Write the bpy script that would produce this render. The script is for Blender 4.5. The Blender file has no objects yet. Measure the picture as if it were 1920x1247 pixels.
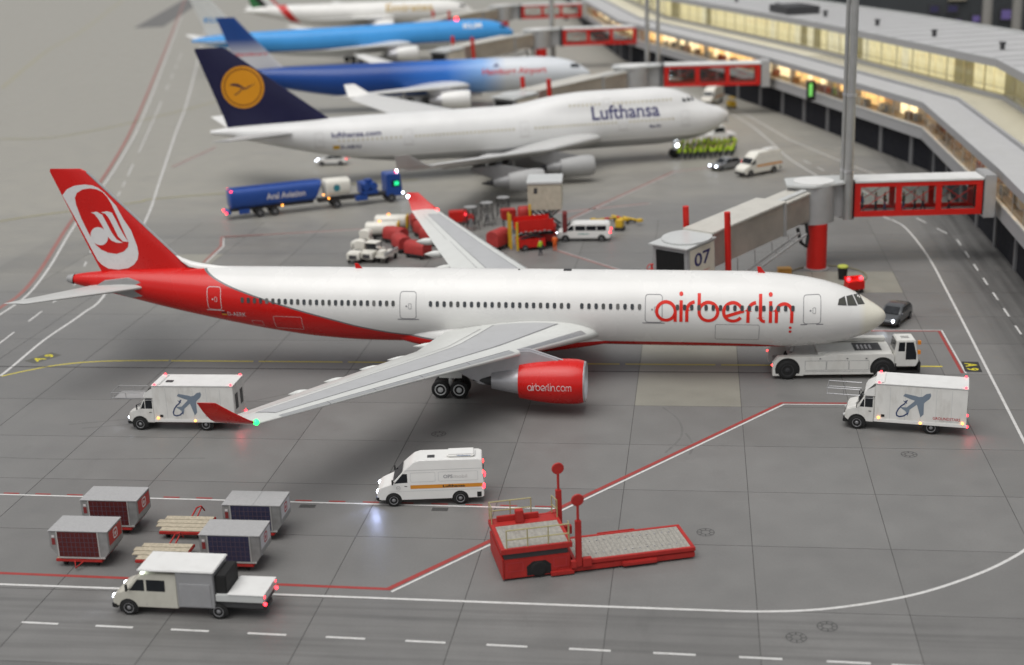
import bpy, bmesh, math, random
from mathutils import Vector, Matrix, Euler
random.seed(7)
R = math.radians
scene = bpy.context.scene

# ---------------------------------------------------------------- camera
YAW, PITCH, ROLL = -0.13918, 0.30302, -0.03725
fw = Vector((math.sin(YAW)*math.cos(PITCH), math.cos(YAW)*math.cos(PITCH), -math.sin(PITCH)))
rt = Vector((math.cos(YAW), -math.sin(YAW), 0.0))
up = rt.cross(fw)
r2 = math.cos(ROLL)*rt + math.sin(ROLL)*up
u2 = -math.sin(ROLL)*rt + math.cos(ROLL)*up
cam_data = bpy.data.cameras.new('camera')
cam = bpy.data.objects.new('camera', cam_data)
scene.collection.objects.link(cam)
cam.matrix_world = Matrix(((r2.x, u2.x, -fw.x, -3.035), (r2.y, u2.y, -fw.y, -87.606), (r2.z, u2.z, -fw.z, 35.503), (0, 0, 0, 1)))
cam_data.sensor_fit = 'HORIZONTAL'
cam_data.sensor_width = 36
cam_data.lens = 2623.18/1920*36
cam_data.clip_start = 0.5
cam_data.clip_end = 3000
cam_data.dof.use_dof = True
cam_data.dof.focus_distance = 90.0
cam_data.dof.aperture_fstop = 0.108
scene.camera = cam

# ---------------------------------------------------------------- sky, sun, exposure
SUN_EL, SUN_AZ = R(70), R(-145)      # azimuth from +Y towards +X: the light comes from above, in front and to the left
world = bpy.data.worlds.new('World')
scene.world = world
world.use_nodes = True
wn = world.node_tree.nodes
wl = world.node_tree.links
wn.clear()
sky = wn.new('ShaderNodeTexSky')
sky.sky_type = 'NISHITA'
sky.sun_disc = False
sky.sun_elevation = SUN_EL
sky.sun_rotation = SUN_AZ
sky.dust_density = 3.0
hs = wn.new('ShaderNodeHueSaturation')
hs.inputs['Saturation'].default_value = 0.12
bg = wn.new('ShaderNodeBackground')
bg.inputs['Strength'].default_value = 0.09
wo = wn.new('ShaderNodeOutputWorld')
wl.new(sky.outputs[0], hs.inputs['Color'])
wl.new(hs.outputs[0], bg.inputs['Color'])
wl.new(bg.outputs[0], wo.inputs['Surface'])
sd = bpy.data.lights.new('sun', 'SUN')
sd.energy = 1.5
sd.angle = R(58)
sd.color = (1.0, 0.975, 0.945)
sun = bpy.data.objects.new('sun', sd)
scene.collection.objects.link(sun)
sdir = Vector((math.sin(SUN_AZ)*math.cos(SUN_EL), math.cos(SUN_AZ)*math.cos(SUN_EL), math.sin(SUN_EL)))
sun.rotation_euler = sdir.to_track_quat('Z', 'Y').to_euler()
scene.view_settings.view_transform = 'Standard'
scene.view_settings.look = 'None'
scene.view_settings.gamma = 1
scene.view_settings.use_curve_mapping = False
scene.view_settings.exposure = 0.42
scene.render.engine = 'CYCLES'
scene.cycles.use_denoising = True
scene.cycles.max_bounces = 6
scene.cycles.transparent_max_bounces = 12
scene.cycles.sample_clamp_indirect = 4

# ---------------------------------------------------------------- helpers
COL = scene.collection

def tag(o, label=None, cat=None, group=None, kind=None):
    if label: o['label'] = label
    if cat: o['category'] = cat
    if group: o['group'] = group
    if kind: o['kind'] = kind
    return o

def thing(name, label, cat, loc=(0, 0, 0), rz=0.0, group=None):
    o = bpy.data.objects.new(name, None)
    COL.objects.link(o)
    o.empty_display_size = 0.5
    o.location = loc
    o.rotation_euler = (0, 0, rz)
    return tag(o, label, cat, group)

def link(name, me, parent=None, loc=None, rot=None):
    o = bpy.data.objects.new(name, me)
    COL.objects.link(o)
    if parent is not None: o.parent = parent
    if loc is not None: o.location = loc
    if rot is not None: o.rotation_euler = rot
    return o

def copy_tree(o, parent=None):
    c = o.copy()
    COL.objects.link(c)
    c.parent = parent
    for ch in o.children:
        copy_tree(ch, c)
    return c

class MB:
    def __init__(self):
        self.v, self.f = [], []
    def add(self, vs, fs):
        o = len(self.v)
        self.v += [tuple(p) for p in vs]
        self.f += [tuple(i+o for i in f) for f in fs]
        return self
    def box(self, x0, x1, y0, y1, z0, z1):
        vs = [(x0,y0,z0),(x1,y0,z0),(x1,y1,z0),(x0,y1,z0),(x0,y0,z1),(x1,y0,z1),(x1,y1,z1),(x0,y1,z1)]
        return self.add(vs, [(0,3,2,1),(4,5,6,7),(0,1,5,4),(1,2,6,5),(2,3,7,6),(3,0,4,7)])
    def obox(self, c, s, rz=0, rx=0, ry=0):
        m = Euler((rx, ry, rz)).to_matrix()
        vs = []
        for dz in (-.5, .5):
            for dx, dy in ((-.5,-.5),(.5,-.5),(.5,.5),(-.5,.5)):
                vs.append(Vector(c) + m @ Vector((dx*s[0], dy*s[1], dz*s[2])))
        return self.add(vs, [(0,3,2,1),(4,5,6,7),(0,1,5,4),(1,2,6,5),(2,3,7,6),(3,0,4,7)])
    def prism(self, poly, axis, a, b):
        n = len(poly)
        def pt(p, t):
            if axis == 'y': return (p[0], t, p[1])
            if axis == 'x': return (t, p[0], p[1])
            return (p[0], p[1], t)
        vs = [pt(p, a) for p in poly] + [pt(p, b) for p in poly]
        fs = [tuple(range(n))[::-1], tuple(range(n, 2*n))]
        for i in range(n):
            j = (i+1) % n
            fs.append((i, j, n+j, n+i))
        return self.add(vs, fs)
    def beam(self, p0, p1, w, h=None):
        p0, p1 = Vector(p0), Vector(p1)
        h = h or w
        d = (p1-p0).normalized()
        u = d.cross(Vector((0,0,1)))
        if u.length < 1e-3: u = Vector((1,0,0))
        u.normalize()
        n = u.cross(d)
        vs = []
        for p in (p0, p1):
            for a, b in ((-1,-1),(1,-1),(1,1),(-1,1)):
                vs.append(p + u*(a*w/2) + n*(b*h/2))
        return self.add(vs, [(0,1,2,3),(7,6,5,4),(0,4,5,1),(1,5,6,2),(2,6,7,3),(3,7,4,0)])
    def cyl(self, p0, p1, r0, r1=None, n=14):
        r1 = r0 if r1 is None else r1
        return self.lathe(p0, Vector(p1)-Vector(p0), [(0, 0), (0, r0), (1, r1), (1, 0)], n)
    def lathe(self, p0, d, prof, n=20):
        p0, d = Vector(p0), Vector(d)
        L = d.length; e = d/L
        a = e.cross(Vector((0,0,1)))
        if a.length < 1e-3: a = Vector((1,0,0))
        a.normalize()
        b = e.cross(a)
        vs, fs = [], []
        for t, r in prof:
            for k in range(n):
                an = 2*math.pi*k/n
                vs.append(p0 + d*t + (a*math.cos(an)+b*math.sin(an))*max(r, 1e-4))
        for i in range(len(prof)-1):
            for k in range(n):
                j = (k+1) % n
                fs.append((i*n+k, i*n+j, (i+1)*n+j, (i+1)*n+k))
        return self.add(vs, fs)
    def tube(self, pts, r, n=8):
        pts = [Vector(p) for p in pts]
        vs, fs = [], []
        m = len(pts)
        for i, p in enumerate(pts):
            d = (pts[min(i+1, m-1)]-pts[max(i-1, 0)]).normalized()
            a = d.cross(Vector((0,0,1)))
            if a.length < 1e-2: a = d.cross(Vector((0,1,0)))
            a.normalize(); b = d.cross(a)
            for k in range(n):
                an = 2*math.pi*k/n
                vs.append(p+(a*math.cos(an)+b*math.sin(an))*r)
        for i in range(m-1):
            for k in range(n):
                j = (k+1) % n
                fs.append((i*n+k, i*n+j, (i+1)*n+j, (i+1)*n+k))
        fs.append(tuple(range(n))[::-1]); fs.append(tuple(range((m-1)*n, m*n)))
        return self.add(vs, fs)
    def loft(self, rings, cap0=True, cap1=True, closed=True):
        n = len(rings[0])
        vs = [p for r in rings for p in r]
        fs = []
        for i in range(len(rings)-1):
            for k in range(n if closed else n-1):
                j = (k+1) % n
                fs.append((i*n+k, i*n+j, (i+1)*n+j, (i+1)*n+k))
        if cap0: fs.append(tuple(range(n))[::-1])
        if cap1: fs.append(tuple(range((len(rings)-1)*n, len(rings)*n)))
        return self.add(vs, fs)
    def sphere(self, c, r, n=10, m=6, sz=1.0):
        rings = []
        for i in range(m+1):
            t = math.pi*i/m
            rr = max(r*math.sin(t), 1e-4)
            rings.append([(c[0]+rr*math.cos(2*math.pi*k/n), c[1]+rr*math.sin(2*math.pi*k/n), c[2]-r*sz*math.cos(t)) for k in range(n)])
        return self.loft(rings)
    def mesh(self, name, mat, smooth=None, bevel=0, seg=2, warp=None, cuts=None, ang=32):
        me = bpy.data.meshes.new(name)
        me.from_pydata(self.v, [], self.f)
        bm = bmesh.new(); bm.from_mesh(me)
        bmesh.ops.remove_doubles(bm, verts=bm.verts, dist=1e-5)
        bmesh.ops.recalc_face_normals(bm, faces=bm.faces)
        if cuts:
            for co, no in cuts:
                bmesh.ops.bisect_plane(bm, geom=bm.verts[:]+bm.edges[:]+bm.faces[:], plane_co=co, plane_no=no)
        if warp:
            for v in bm.verts: v.co = Vector(warp(v.co))
        if bevel:
            es = [e for e in bm.edges if len(e.link_faces) == 2 and e.calc_face_angle(0) > R(28)]
            bmesh.ops.bevel(bm, geom=es, offset=bevel, segments=seg, affect='EDGES', clamp_overlap=True)
        bm.to_mesh(me); bm.free()
        for m in (mat if isinstance(mat, (list, tuple)) else [mat]): me.materials.append(m)
        if smooth or bevel:
            me.shade_smooth()
            me.set_sharp_from_angle(angle=R(ang))
        return me
    def build(self, name, mat, parent=None, loc=None, rot=None, **k):
        return link(name, self.mesh(name, mat, **k), parent, loc, rot)

def B(name, mat, parent, *boxes, **k):
    m = MB()
    for b in boxes: m.box(*b)
    return m.build(name, mat, parent, **k)

# ---------------------------------------------------------------- materials
MATS = {}
def srgb(r, g, b):
    f = lambda c: (c/255/12.92) if c/255 <= 0.04045 else ((c/255+0.055)/1.055)**2.4
    return (f(r), f(g), f(b))

def PM(name, col, rough=0.5, metal=0.0, coat=0.0, var=0.08, scale=1.5, bump=0.0, bscale=20.0, dirt=0.0, coord='Object', rvar=0.12):
    if name in MATS: return MATS[name]
    m = bpy.data.materials.new(name); m.use_nodes = True
    nt = m.node_tree; N = nt.nodes; L = nt.links
    p = N['Principled BSDF']
    p.inputs['Metallic'].default_value = metal
    p.inputs['Coat Weight'].default_value = coat
    p.inputs['Specular IOR Level'].default_value = .35
    p.inputs['Coat Roughness'].default_value = 0.08
    tc = N.new('ShaderNodeTexCoord')
    nz = N.new('ShaderNodeTexNoise')
    nz.inputs['Scale'].default_value = scale; nz.inputs['Detail'].default_value = 6
    nz.inputs['Roughness'].default_value = 0.62
    L.new(tc.outputs[coord], nz.inputs['Vector'])
    mr = N.new('ShaderNodeMapRange')
    mr.inputs[1].default_value = 0.25; mr.inputs[2].default_value = 0.75
    mr.inputs[3].default_value = 1-var; mr.inputs[4].default_value = 1+var
    L.new(nz.outputs[0], mr.inputs[0])
    vm = N.new('ShaderNodeVectorMath'); vm.operation = 'SCALE'
    vm.inputs[0].default_value = col[:3]
    L.new(mr.outputs[0], vm.inputs['Scale'])
    out = vm.outputs[0]
    if dirt:
        n2 = N.new('ShaderNodeTexNoise'); n2.inputs['Scale'].default_value = scale*2.3; n2.inputs['Detail'].default_value = 8
        mp = N.new('ShaderNodeMapping'); mp.inputs['Scale'].default_value = (1, 1, 0.35)
        L.new(tc.outputs[coord], mp.inputs[0]); L.new(mp.outputs[0], n2.inputs['Vector'])
        r2_ = N.new('ShaderNodeMapRange'); r2_.inputs[1].default_value = 0.5; r2_.inputs[2].default_value = 0.78
        r2_.inputs[3].default_value = 0; r2_.inputs[4].default_value = dirt
        L.new(n2.outputs[0], r2_.inputs[0])
        mx = N.new('ShaderNodeMix'); mx.data_type = 'RGBA'
        L.new(r2_.outputs[0], mx.inputs['Factor']); L.new(out, mx.inputs['A'])
        mx.inputs['B'].default_value = (col[0]*.38+.02, col[1]*.34+.017, col[2]*.28+.012, 1)
        out = mx.outputs['Result']
    L.new(out, p.inputs['Base Color'])
    rr = N.new('ShaderNodeMapRange')
    rr.inputs[1].default_value = 0.25; rr.inputs[2].default_value = 0.75
    rr.inputs[3].default_value = max(.03, rough-rvar*rough); rr.inputs[4].default_value = min(1, rough+rvar)
    L.new(nz.outputs[0], rr.inputs[0]); L.new(rr.outputs[0], p.inputs['Roughness'])
    if bump:
        nb = N.new('ShaderNodeTexNoise'); nb.inputs['Scale'].default_value = bscale; nb.inputs['Detail'].default_value = 5
        L.new(tc.outputs[coord], nb.inputs['Vector'])
        bp = N.new('ShaderNodeBump'); bp.inputs['Strength'].default_value = bump; bp.inputs['Distance'].default_value = 0.05
        L.new(nb.outputs[0], bp.inputs['Height']); L.new(bp.outputs[0], p.inputs['Normal'])
    MATS[name] = m
    return m

def EM(name, col, strength):
    if name in MATS: return MATS[name]
    m = bpy.data.materials.new(name); m.use_nodes = True
    p = m.node_tree.nodes['Principled BSDF']
    p.inputs['Base Color'].default_value = (*col, 1)
    p.inputs['Emission Color'].default_value = (*col, 1)
    p.inputs['Emission Strength'].default_value = strength
    p.inputs['Roughness'].default_value = 0.3
    MATS[name] = m
    return m

WHITE = PM('white_paint', (.72, .715, .69), .32, coat=.4, var=.03, scale=.5, dirt=.05)
CREAM = PM('cream_paint', (.70, .68, .61), .35, coat=.3, var=.05, scale=.8, dirt=.12)
DIRTYWHITE = PM('dirty_white_paint', (.66, .65, .62), .45, coat=.1, var=.08, scale=.9, dirt=.35)
ROOFWHITE = PM('roof_white', (.64, .64, .625), .55, var=.05, scale=.7, dirt=.12)
GREY = PM('grey_paint', (.30, .30, .30), .45, var=.08, scale=1.0, dirt=.15)
LGREY = PM('light_grey_paint', (.50, .51, .50), .38, coat=.2, var=.05, scale=.6, dirt=.08)
WPANEL = PM('wing_panel_grey', (.40, .405, .41), .42, var=.05, scale=.6, dirt=.1)
DGREY = PM('dark_grey', (.05, .05, .052), .5, var=.15, scale=2)
BLACK = PM('black_rubber', (.014, .014, .014), .7, var=.25, scale=4)
RIM = PM('wheel_rim', (.30, .30, .31), .42, metal=.5, var=.1)
RED = PM('red_paint', (.55, .014, .009), .42, coat=.05, var=.08, scale=1.1, dirt=.10)
REDM = PM('matt_red', (.36, .022, .018), .5, var=.12, scale=1.6, dirt=.2)
REDTARP = PM('red_tarpaulin', (.36, .035, .032), .6, var=.2, scale=3, dirt=.25, bump=.4, bscale=6)
BLUE = PM('blue_paint', (.016, .062, .27), .35, coat=.1, var=.08, scale=1)
NAVY = PM('navy_paint', (.010, .010, .046), .35, coat=.05, var=.08, scale=.6)
YELLOW = PM('yellow_paint', (.62, .40, .03), .45, var=.1, scale=1.5, dirt=.15)
ORANGE = PM('orange_paint', (.62, .25, .03), .45, var=.06)
ALU = PM('brushed_aluminium', (.52, .51, .49), .36, metal=.75, var=.1, scale=1.4, dirt=.12)
SILVER = PM('silver_metal', (.56, .56, .57), .28, metal=.85, var=.06)
GLASS = PM('dark_glass', (.012, .014, .017), .06, var=.2, scale=2, rvar=.05)
WINGREY = PM('cabin_window', (.045, .05, .055), .15, var=.3, scale=.4, rvar=.05)
HIVIS = PM('hi_vis_yellow', (.42, .62, .03), .7, var=.15, scale=8)
HIORANGE = PM('hi_vis_orange', (.75, .13, .02), .7, var=.1, scale=8)
SKIN = PM('skin', (.45, .27, .18), .6, var=.06, scale=9)
CLOTH = PM('dark_trousers', (.03, .032, .045), .8, var=.2, scale=9)
WOOD = PM('worn_wood', (.42, .37, .28), .7, var=.25, scale=5, dirt=.3, bump=.3, bscale=25)
LEDW = EM('lamp_white', (.80, .86, 1.0), 14)
LEDR = EM('lamp_red', (1.0, .03, .045), 4.5)
LEDO = EM('lamp_orange', (1.0, .36, .05), 4.5)
LEDG = EM('lamp_green', (.02, 1.0, .16), 2.2)

# ---------------------------------------------------------------- flat print: polygons, strokes and lettering, mapped onto a surface
def text2d(s, size=1.0, bold=0.0, shear=0.0, align='LEFT'):
    cu = bpy.data.curves.new('lettering_source', 'FONT')
    cu.body = s; cu.size = size; cu.offset = bold; cu.shear = shear; cu.align_x = align
    cu.resolution_u = 3
    ob = bpy.data.objects.new('lettering_source', cu)
    COL.objects.link(ob)
    dg = bpy.context.evaluated_depsgraph_get()
    me = ob.evaluated_get(dg).to_mesh()
    vs = [(v.co.x, v.co.y) for v in me.vertices]
    fs = [tuple(p.vertices) for p in me.polygons]
    ob.evaluated_get(dg).to_mesh_clear()
    bpy.data.objects.remove(ob)
    bpy.data.curves.remove(cu)
    return vs, fs

def fit(vf, x0, x1, z0, z1):
    """scale a flat shape into a rectangle (u to the right, v up)"""
    vs, fs = vf
    a = min(p[0] for p in vs); b = max(p[0] for p in vs); c = min(p[1] for p in vs); d = max(p[1] for p in vs)
    return [(x0+(p[0]-a)/(b-a)*(x1-x0), z0+(p[1]-c)/(d-c)*(z1-z0)) for p in vs], fs

def decal(name, vf, mapf, mat, parent, cutv=0.0, cutu=0.0, loc=None, rot=None):
    """vf = (verts2d, faces); mapf(u, v) -> xyz on the surface. Cut along u/v so that it hugs a curved surface."""
    vs, fs = vf
    me = bpy.data.meshes.new(name)
    me.from_pydata([(p[0], p[1], 0) for p in vs], [], fs)
    bm = bmesh.new(); bm.from_mesh(me)
    if cutv:
        a = min(p[1] for p in vs); b = max(p[1] for p in vs); n = int((b-a)/cutv)
        for i in range(1, n+1):
            bmesh.ops.bisect_plane(bm, geom=bm.verts[:]+bm.edges[:]+bm.faces[:], plane_co=(0, a+(b-a)*i/(n+1), 0), plane_no=(0, 1, 0))
    if cutu:
        a = min(p[0] for p in vs); b = max(p[0] for p in vs); n = int((b-a)/cutu)
        for i in range(1, n+1):
            bmesh.ops.bisect_plane(bm, geom=bm.verts[:]+bm.edges[:]+bm.faces[:], plane_co=(a+(b-a)*i/(n+1), 0, 0), plane_no=(1, 0, 0))
    bmesh.ops.triangulate(bm, faces=bm.faces[:])
    for v in bm.verts: v.co = Vector(mapf(v.co.x, v.co.y))
    bm.to_mesh(me); bm.free()
    me.materials.append(mat)
    return link(name, me, parent, loc, rot)

def poly2(pts):
    return list(pts), [tuple(range(len(pts)))]

def ribbon(pts, w, closed=False):
    """a stroke of width w along a polyline, as flat quads"""
    n = len(pts); vs = []; fs = []
    for i in range(n):
        a = pts[(i-1) % n] if (closed or i > 0) else pts[i]
        b = pts[(i+1) % n] if (closed or i < n-1) else pts[i]
        d = Vector((b[0]-a[0], b[1]-a[1])); d.normalize()
        nx, ny = -d.y, d.x
        k = w/2
        if 0 < i < n-1 or closed:
            p = pts[i]; e = Vector((p[0]-a[0], p[1]-a[1])); e.normalize()
            c = max(.4, e.dot(d)); k = w/2/c
        vs += [(pts[i][0]+nx*k, pts[i][1]+ny*k), (pts[i][0]-nx*k, pts[i][1]-ny*k)]
    for i in range(n if closed else n-1):
        j = (i+1) % n
        fs.append((2*i, 2*i+1, 2*j+1, 2*j))
    return vs, fs

def merge2(*parts):
    V, F = [], []
    for vs, fs in parts:
        o = len(V); V += vs; F += [tuple(i+o for i in f) for f in fs]
    return V, F

def shift2(vf, dx, dy=0, s=1.0):
    return [(p[0]*s+dx, p[1]*s+dy) for p in vf[0]], vf[1]

def arc(cx, cy, r, a0, a1, n=20, ry=None):
    ry = r if ry is None else ry
    return [(cx+r*math.cos(R(a0+(a1-a0)*i/n)), cy+ry*math.sin(R(a0+(a1-a0)*i/n))) for i in range(n+1)]

def disc2(cx, cy, r, n=18):
    return poly2(arc(cx, cy, r, 0, 360*(n-1)/n, n-1))

def round_letters(s, w=.135):
    """thin rounded geometric lettering (x-height 1), drawn stroke by stroke"""
    r = .5-w/2; parts = []; x = 0.0
    for ch in s:
        g = []; adv = 0
        if ch == 'a':
            g = [ribbon(arc(.5, .5, r, 0, 355, 32), w), ribbon([(1-w/2, .5), (1-w/2, 0)], w)]; adv = 1.0
        elif ch == 'i':
            g = [ribbon([(w/2, 0), (w/2, 1)], w), disc2(w/2, 1.27, w*.62)]; adv = w
        elif ch == 'r':
            g = [ribbon([(w/2, 0), (w/2, .55)]+arc(.46, .55, .46-w/2, 180, 95, 10), w)]; adv = .44
        elif ch == 'b':
            g = [ribbon(arc(.5, .5, r, -180, 175, 32), w), ribbon([(w/2, .5), (w/2, 1.3)], w)]; adv = 1.0
        elif ch == 'e':
            g = [ribbon([(.13, .28), (.98, .56)]+arc(.5, .5, r, 12, 325, 30), w)]; adv = .99
        elif ch == 'l':
            g = [ribbon([(w/2, 1.3), (w/2, .26)]+arc(.26, .26, .26-w/2, 180, 280, 8), w)]; adv = .34
        elif ch == 'n':
            g = [ribbon([(w/2, 0), (w/2, .54)]+arc(.42, .54, .42-w/2, 180, 0, 16)+[(.84-w/2, 0)], w)]; adv = .84
        elif ch == 'm':
            q = .34
            g = [ribbon([(w/2, 0), (w/2, .62)]+arc(q, .62, q-w/2, 180, 0, 12)+[(2*q-w/2, 0)], w),
                 ribbon([(2*q-w/2, .62)]+arc(3*q-w, .62, q-w/2, 180, 0, 12)+[(4*q-w*1.5, 0)], w)]; adv = 4*q-w
        elif ch == 'c':
            g = [ribbon(arc(.5, .5, r, 50, 310, 26), w)]; adv = .86
        elif ch == 'o':
            g = [ribbon(arc(.5, .5, r, 0, 360*31/32, 31), w, True)]; adv = 1.0
        elif ch == '.':
            g = [disc2(w*.6, w*.6, w*.6)]; adv = w*1.2
        parts += [shift2(p, x) for p in g]
        x += adv+.115
    return merge2(*parts)
# ---------------------------------------------------------------- airliners
def pchip(xs, ys):
    n = len(xs)
    h = [xs[i+1]-xs[i] for i in range(n-1)]
    d = [(ys[i+1]-ys[i])/h[i] for i in range(n-1)]
    m = [d[0]] + [0 if d[i-1]*d[i] <= 0 else 2*d[i-1]*d[i]/(d[i-1]+d[i]) for i in range(1, n-1)] + [d[-1]]
    def f(x):
        x = min(max(x, xs[0]), xs[-1])
        i = 0
        while i < n-2 and x > xs[i+1]: i += 1
        t = (x-xs[i])/h[i]
        return ((1+2*t)*(1-t)**2*ys[i] + t*(1-t)**2*h[i]*m[i] + t*t*(3-2*t)*ys[i+1] + t*t*(t-1)*h[i]*m[i+1])
    return f

class Body:
    """fuselage: station s metres aft of the nose (local x = -s), z about the centre line height zc"""
    def __init__(self, table, zc, lobe=None):
        S = [t[0] for t in table]
        self.s0, self.s1, self.zc = S[0], S[-1], zc
        self.top = pchip(S, [t[1] for t in table]); self.bot = pchip(S, [t[2] for t in table]); self.hw = pchip(S, [t[3] for t in table])
        self.lobe = (pchip([t[0] for t in lobe], [t[1] for t in lobe]), pchip([t[0] for t in lobe], [t[2] for t in lobe])) if lobe else None
    def ring(self, s, n=56):
        a, b, w = self.top(s), self.bot(s), max(self.hw(s), 1e-3)
        c = (a+b)/2; h = max((a-b)/2, 1e-3)
        out = []
        for k in range(n):
            t = 2*math.pi*k/n
            ct, st = math.cos(t), math.sin(t)
            r = 1/math.sqrt((ct/w)**2+(st/h)**2)
            if self.lobe:
                lc, lr = self.lobe[0](s)-c, self.lobe[1](s)
                disc = lr*lr-(lc*ct)**2
                if lr > .05 and disc > 0:
                    q = lc*st+math.sqrt(disc)
                    if q > 0: r = (r**18+q**18)**(1/18)
            out.append((r*ct, self.zc+c+r*st))
        return out
    def side(self, s, z):
        """half width at height z"""
        rg = self.ring(s, 180)
        best = 0
        for i in range(180):
            y0, z0 = rg[i]; y1, z1 = rg[(i+1) % 180]
            if y0 < 0 and y1 < 0: continue
            if (z0-z)*(z1-z) <= 0 and z0 != z1:
                best = max(best, y0+(y1-y0)*(z-z0)/(z1-z0))
        return best
    def mesh(self, name, mat, parent, n=110):
        S = []
        for i in range(n+1):
            t = i/n
            S.append(self.s0+(self.s1-self.s0)*t)
        S = sorted(set(S+[self.s0+x for x in (.03, .08, .16, .3, .45, .7, .9, 1.2, 1.5, 1.8)]))
        m = MB().loft([[(-s, y, z) for y, z in self.ring(s)] for s in S])
        return m.build(name, mat, parent, smooth=True, ang=60)

def paint(name, fn, rough=.24, coat=.5):
    """aircraft paint: fn(N, L, s, z, y) gives the colour socket from the place on the aircraft"""
    m = bpy.data.materials.new(name); m.use_nodes = True
    N = m.node_tree.nodes; L = m.node_tree.links; p = N['Principled BSDF']
    tc = N.new('ShaderNodeTexCoord'); sp = N.new('ShaderNodeSeparateXYZ')
    L.new(tc.outputs['Object'], sp.inputs[0])
    ng = N.new('ShaderNodeMath'); ng.operation = 'MULTIPLY'; ng.inputs[1].default_value = -1
    L.new(sp.outputs[0], ng.inputs[0])
    col = fn(N, L, ng.outputs[0], sp.outputs[2])
    nz = N.new('ShaderNodeTexNoise'); nz.inputs['Scale'].default_value = .35; nz.inputs['Detail'].default_value = 8
    L.new(tc.outputs['Object'], nz.inputs['Vector'])
    mr = N.new('ShaderNodeMapRange'); mr.inputs[1].default_value = .3; mr.inputs[2].default_value = .7
    mr.inputs[3].default_value = .95; mr.inputs[4].default_value = 1.02
    L.new(nz.outputs[0], mr.inputs[0])
    vm = N.new('ShaderNodeVectorMath'); vm.operation = 'SCALE'
    L.new(col, vm.inputs[0]); L.new(mr.outputs[0], vm.inputs['Scale'])
    L.new(vm.outputs[0], p.inputs['Base Color'])
    rr = N.new('ShaderNodeMapRange'); rr.inputs[3].default_value = rough-.05; rr.inputs[4].default_value = rough+.1
    L.new(nz.outputs[0], rr.inputs[0]); L.new(rr.outputs[0], p.inputs['Roughness'])
    p.inputs['Coat Weight'].default_value = coat; p.inputs['Coat Roughness'].default_value = .12; p.inputs['Specular IOR Level'].default_value = .3
    return m

def nm(N, L, op, a, b=None):
    n = N.new('ShaderNodeMath'); n.operation = op
    for i, q in enumerate((a, b)):
        if q is None: continue
        if isinstance(q, (int, float)): n.inputs[i].default_value = q
        else: L.new(q, n.inputs[i])
    return n.outputs[0]

def nmix(N, L, f, a, b):
    n = N.new('ShaderNodeMix'); n.data_type = 'RGBA'
    if isinstance(f, (int, float)): n.inputs['Factor'].default_value = f
    else: L.new(f, n.inputs['Factor'])
    for k, q in (('A', a), ('B', b)):
        if isinstance(q, tuple): n.inputs[k].default_value = (*q, 1)
        else: L.new(q, n.inputs[k])
    return n.outputs['Result']

def ncurve(N, L, x, pts, x0, x1, y0, y1):
    fc = N.new('ShaderNodeFloatCurve')
    L.new(nm(N, L, 'DIVIDE', nm(N, L, 'SUBTRACT', x, x0), x1-x0), fc.inputs['Value'])
    cv = fc.mapping.curves[0]
    P = [((a-x0)/(x1-x0), (b-y0)/(y1-y0)) for a, b in pts]
    cv.points[0].location = P[0]; cv.points[1].location = P[-1]
    for q in P[1:-1]: cv.points.new(*q)
    fc.mapping.use_clip = False
    fc.mapping.update()
    return nm(N, L, 'ADD', nm(N, L, 'MULTIPLY', fc.outputs[0], y1-y0), y0)

def naca(c, t):
    return 5*t*(.2969*math.sqrt(max(c, 0))-.126*c-.3516*c*c+.2843*c**3-.1015*c**4)

class Wing:
    def __init__(self, secs, camber=.018, inc=0.0):
        self.secs = secs; self.camber = camber; self.inc = inc
    def at(self, y):
        S = self.secs
        i = 0
        while i < len(S)-2 and y > S[i+1][0]: i += 1
        t = (y-S[i][0])/(S[i+1][0]-S[i][0])
        return [S[i][k]+(S[i+1][k]-S[i][k])*t for k in range(5)]
    def pt(self, y, c, up, eps=0.0, sd=-1):
        _, le, ch, z, th = self.at(y)
        yc = self.camber*4*c*(1-c)+self.inc*(.4-c)
        t = naca(c, th)*ch
        return (-(le+c*ch), sd*y, z+yc*ch+(t+eps if up else -t-eps))
    def mesh(self, name, mat, parent, sd, n=26):
        y0, y1 = self.secs[0][0], self.secs[-1][0]
        ys = sorted(set([y0+(y1-y0)*i/n for i in range(n+1)]+[s[0] for s in self.secs]))
        cs = [0, .004, .015, .04, .09, .16, .26, .38, .5, .62, .74, .86, .95, 1.0]
        rings = [[self.pt(y, c, True, 0, sd) for c in cs[::-1]]+[self.pt(y, c, False, 0, sd) for c in cs[1:]] for y in ys]
        return MB().loft(rings).build(name, mat, parent, smooth=True, ang=50)
    def panel(self, name, mat, parent, sd, ya, yb, ca, cb, eps=.012, ny=18, nc=8, up=True):
        """sheet on the wing skin between two span stations and two chord fractions (which may run along the span)"""
        vs, fs = [], []
        for i in range(ny+1):
            y = ya+(yb-ya)*i/ny
            c0 = ca(y) if callable(ca) else ca; c1 = cb(y) if callable(cb) else cb
            for k in range(nc+1):
                vs.append(self.pt(y, c0+(c1-c0)*k/nc, up, eps, sd))
        for i in range(ny):
            for k in range(nc):
                a = i*(nc+1)+k
                fs.append((a, a+1, a+nc+2, a+nc+1))
        return MB().add(vs, fs).build(name, mat, parent, smooth=True)

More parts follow.
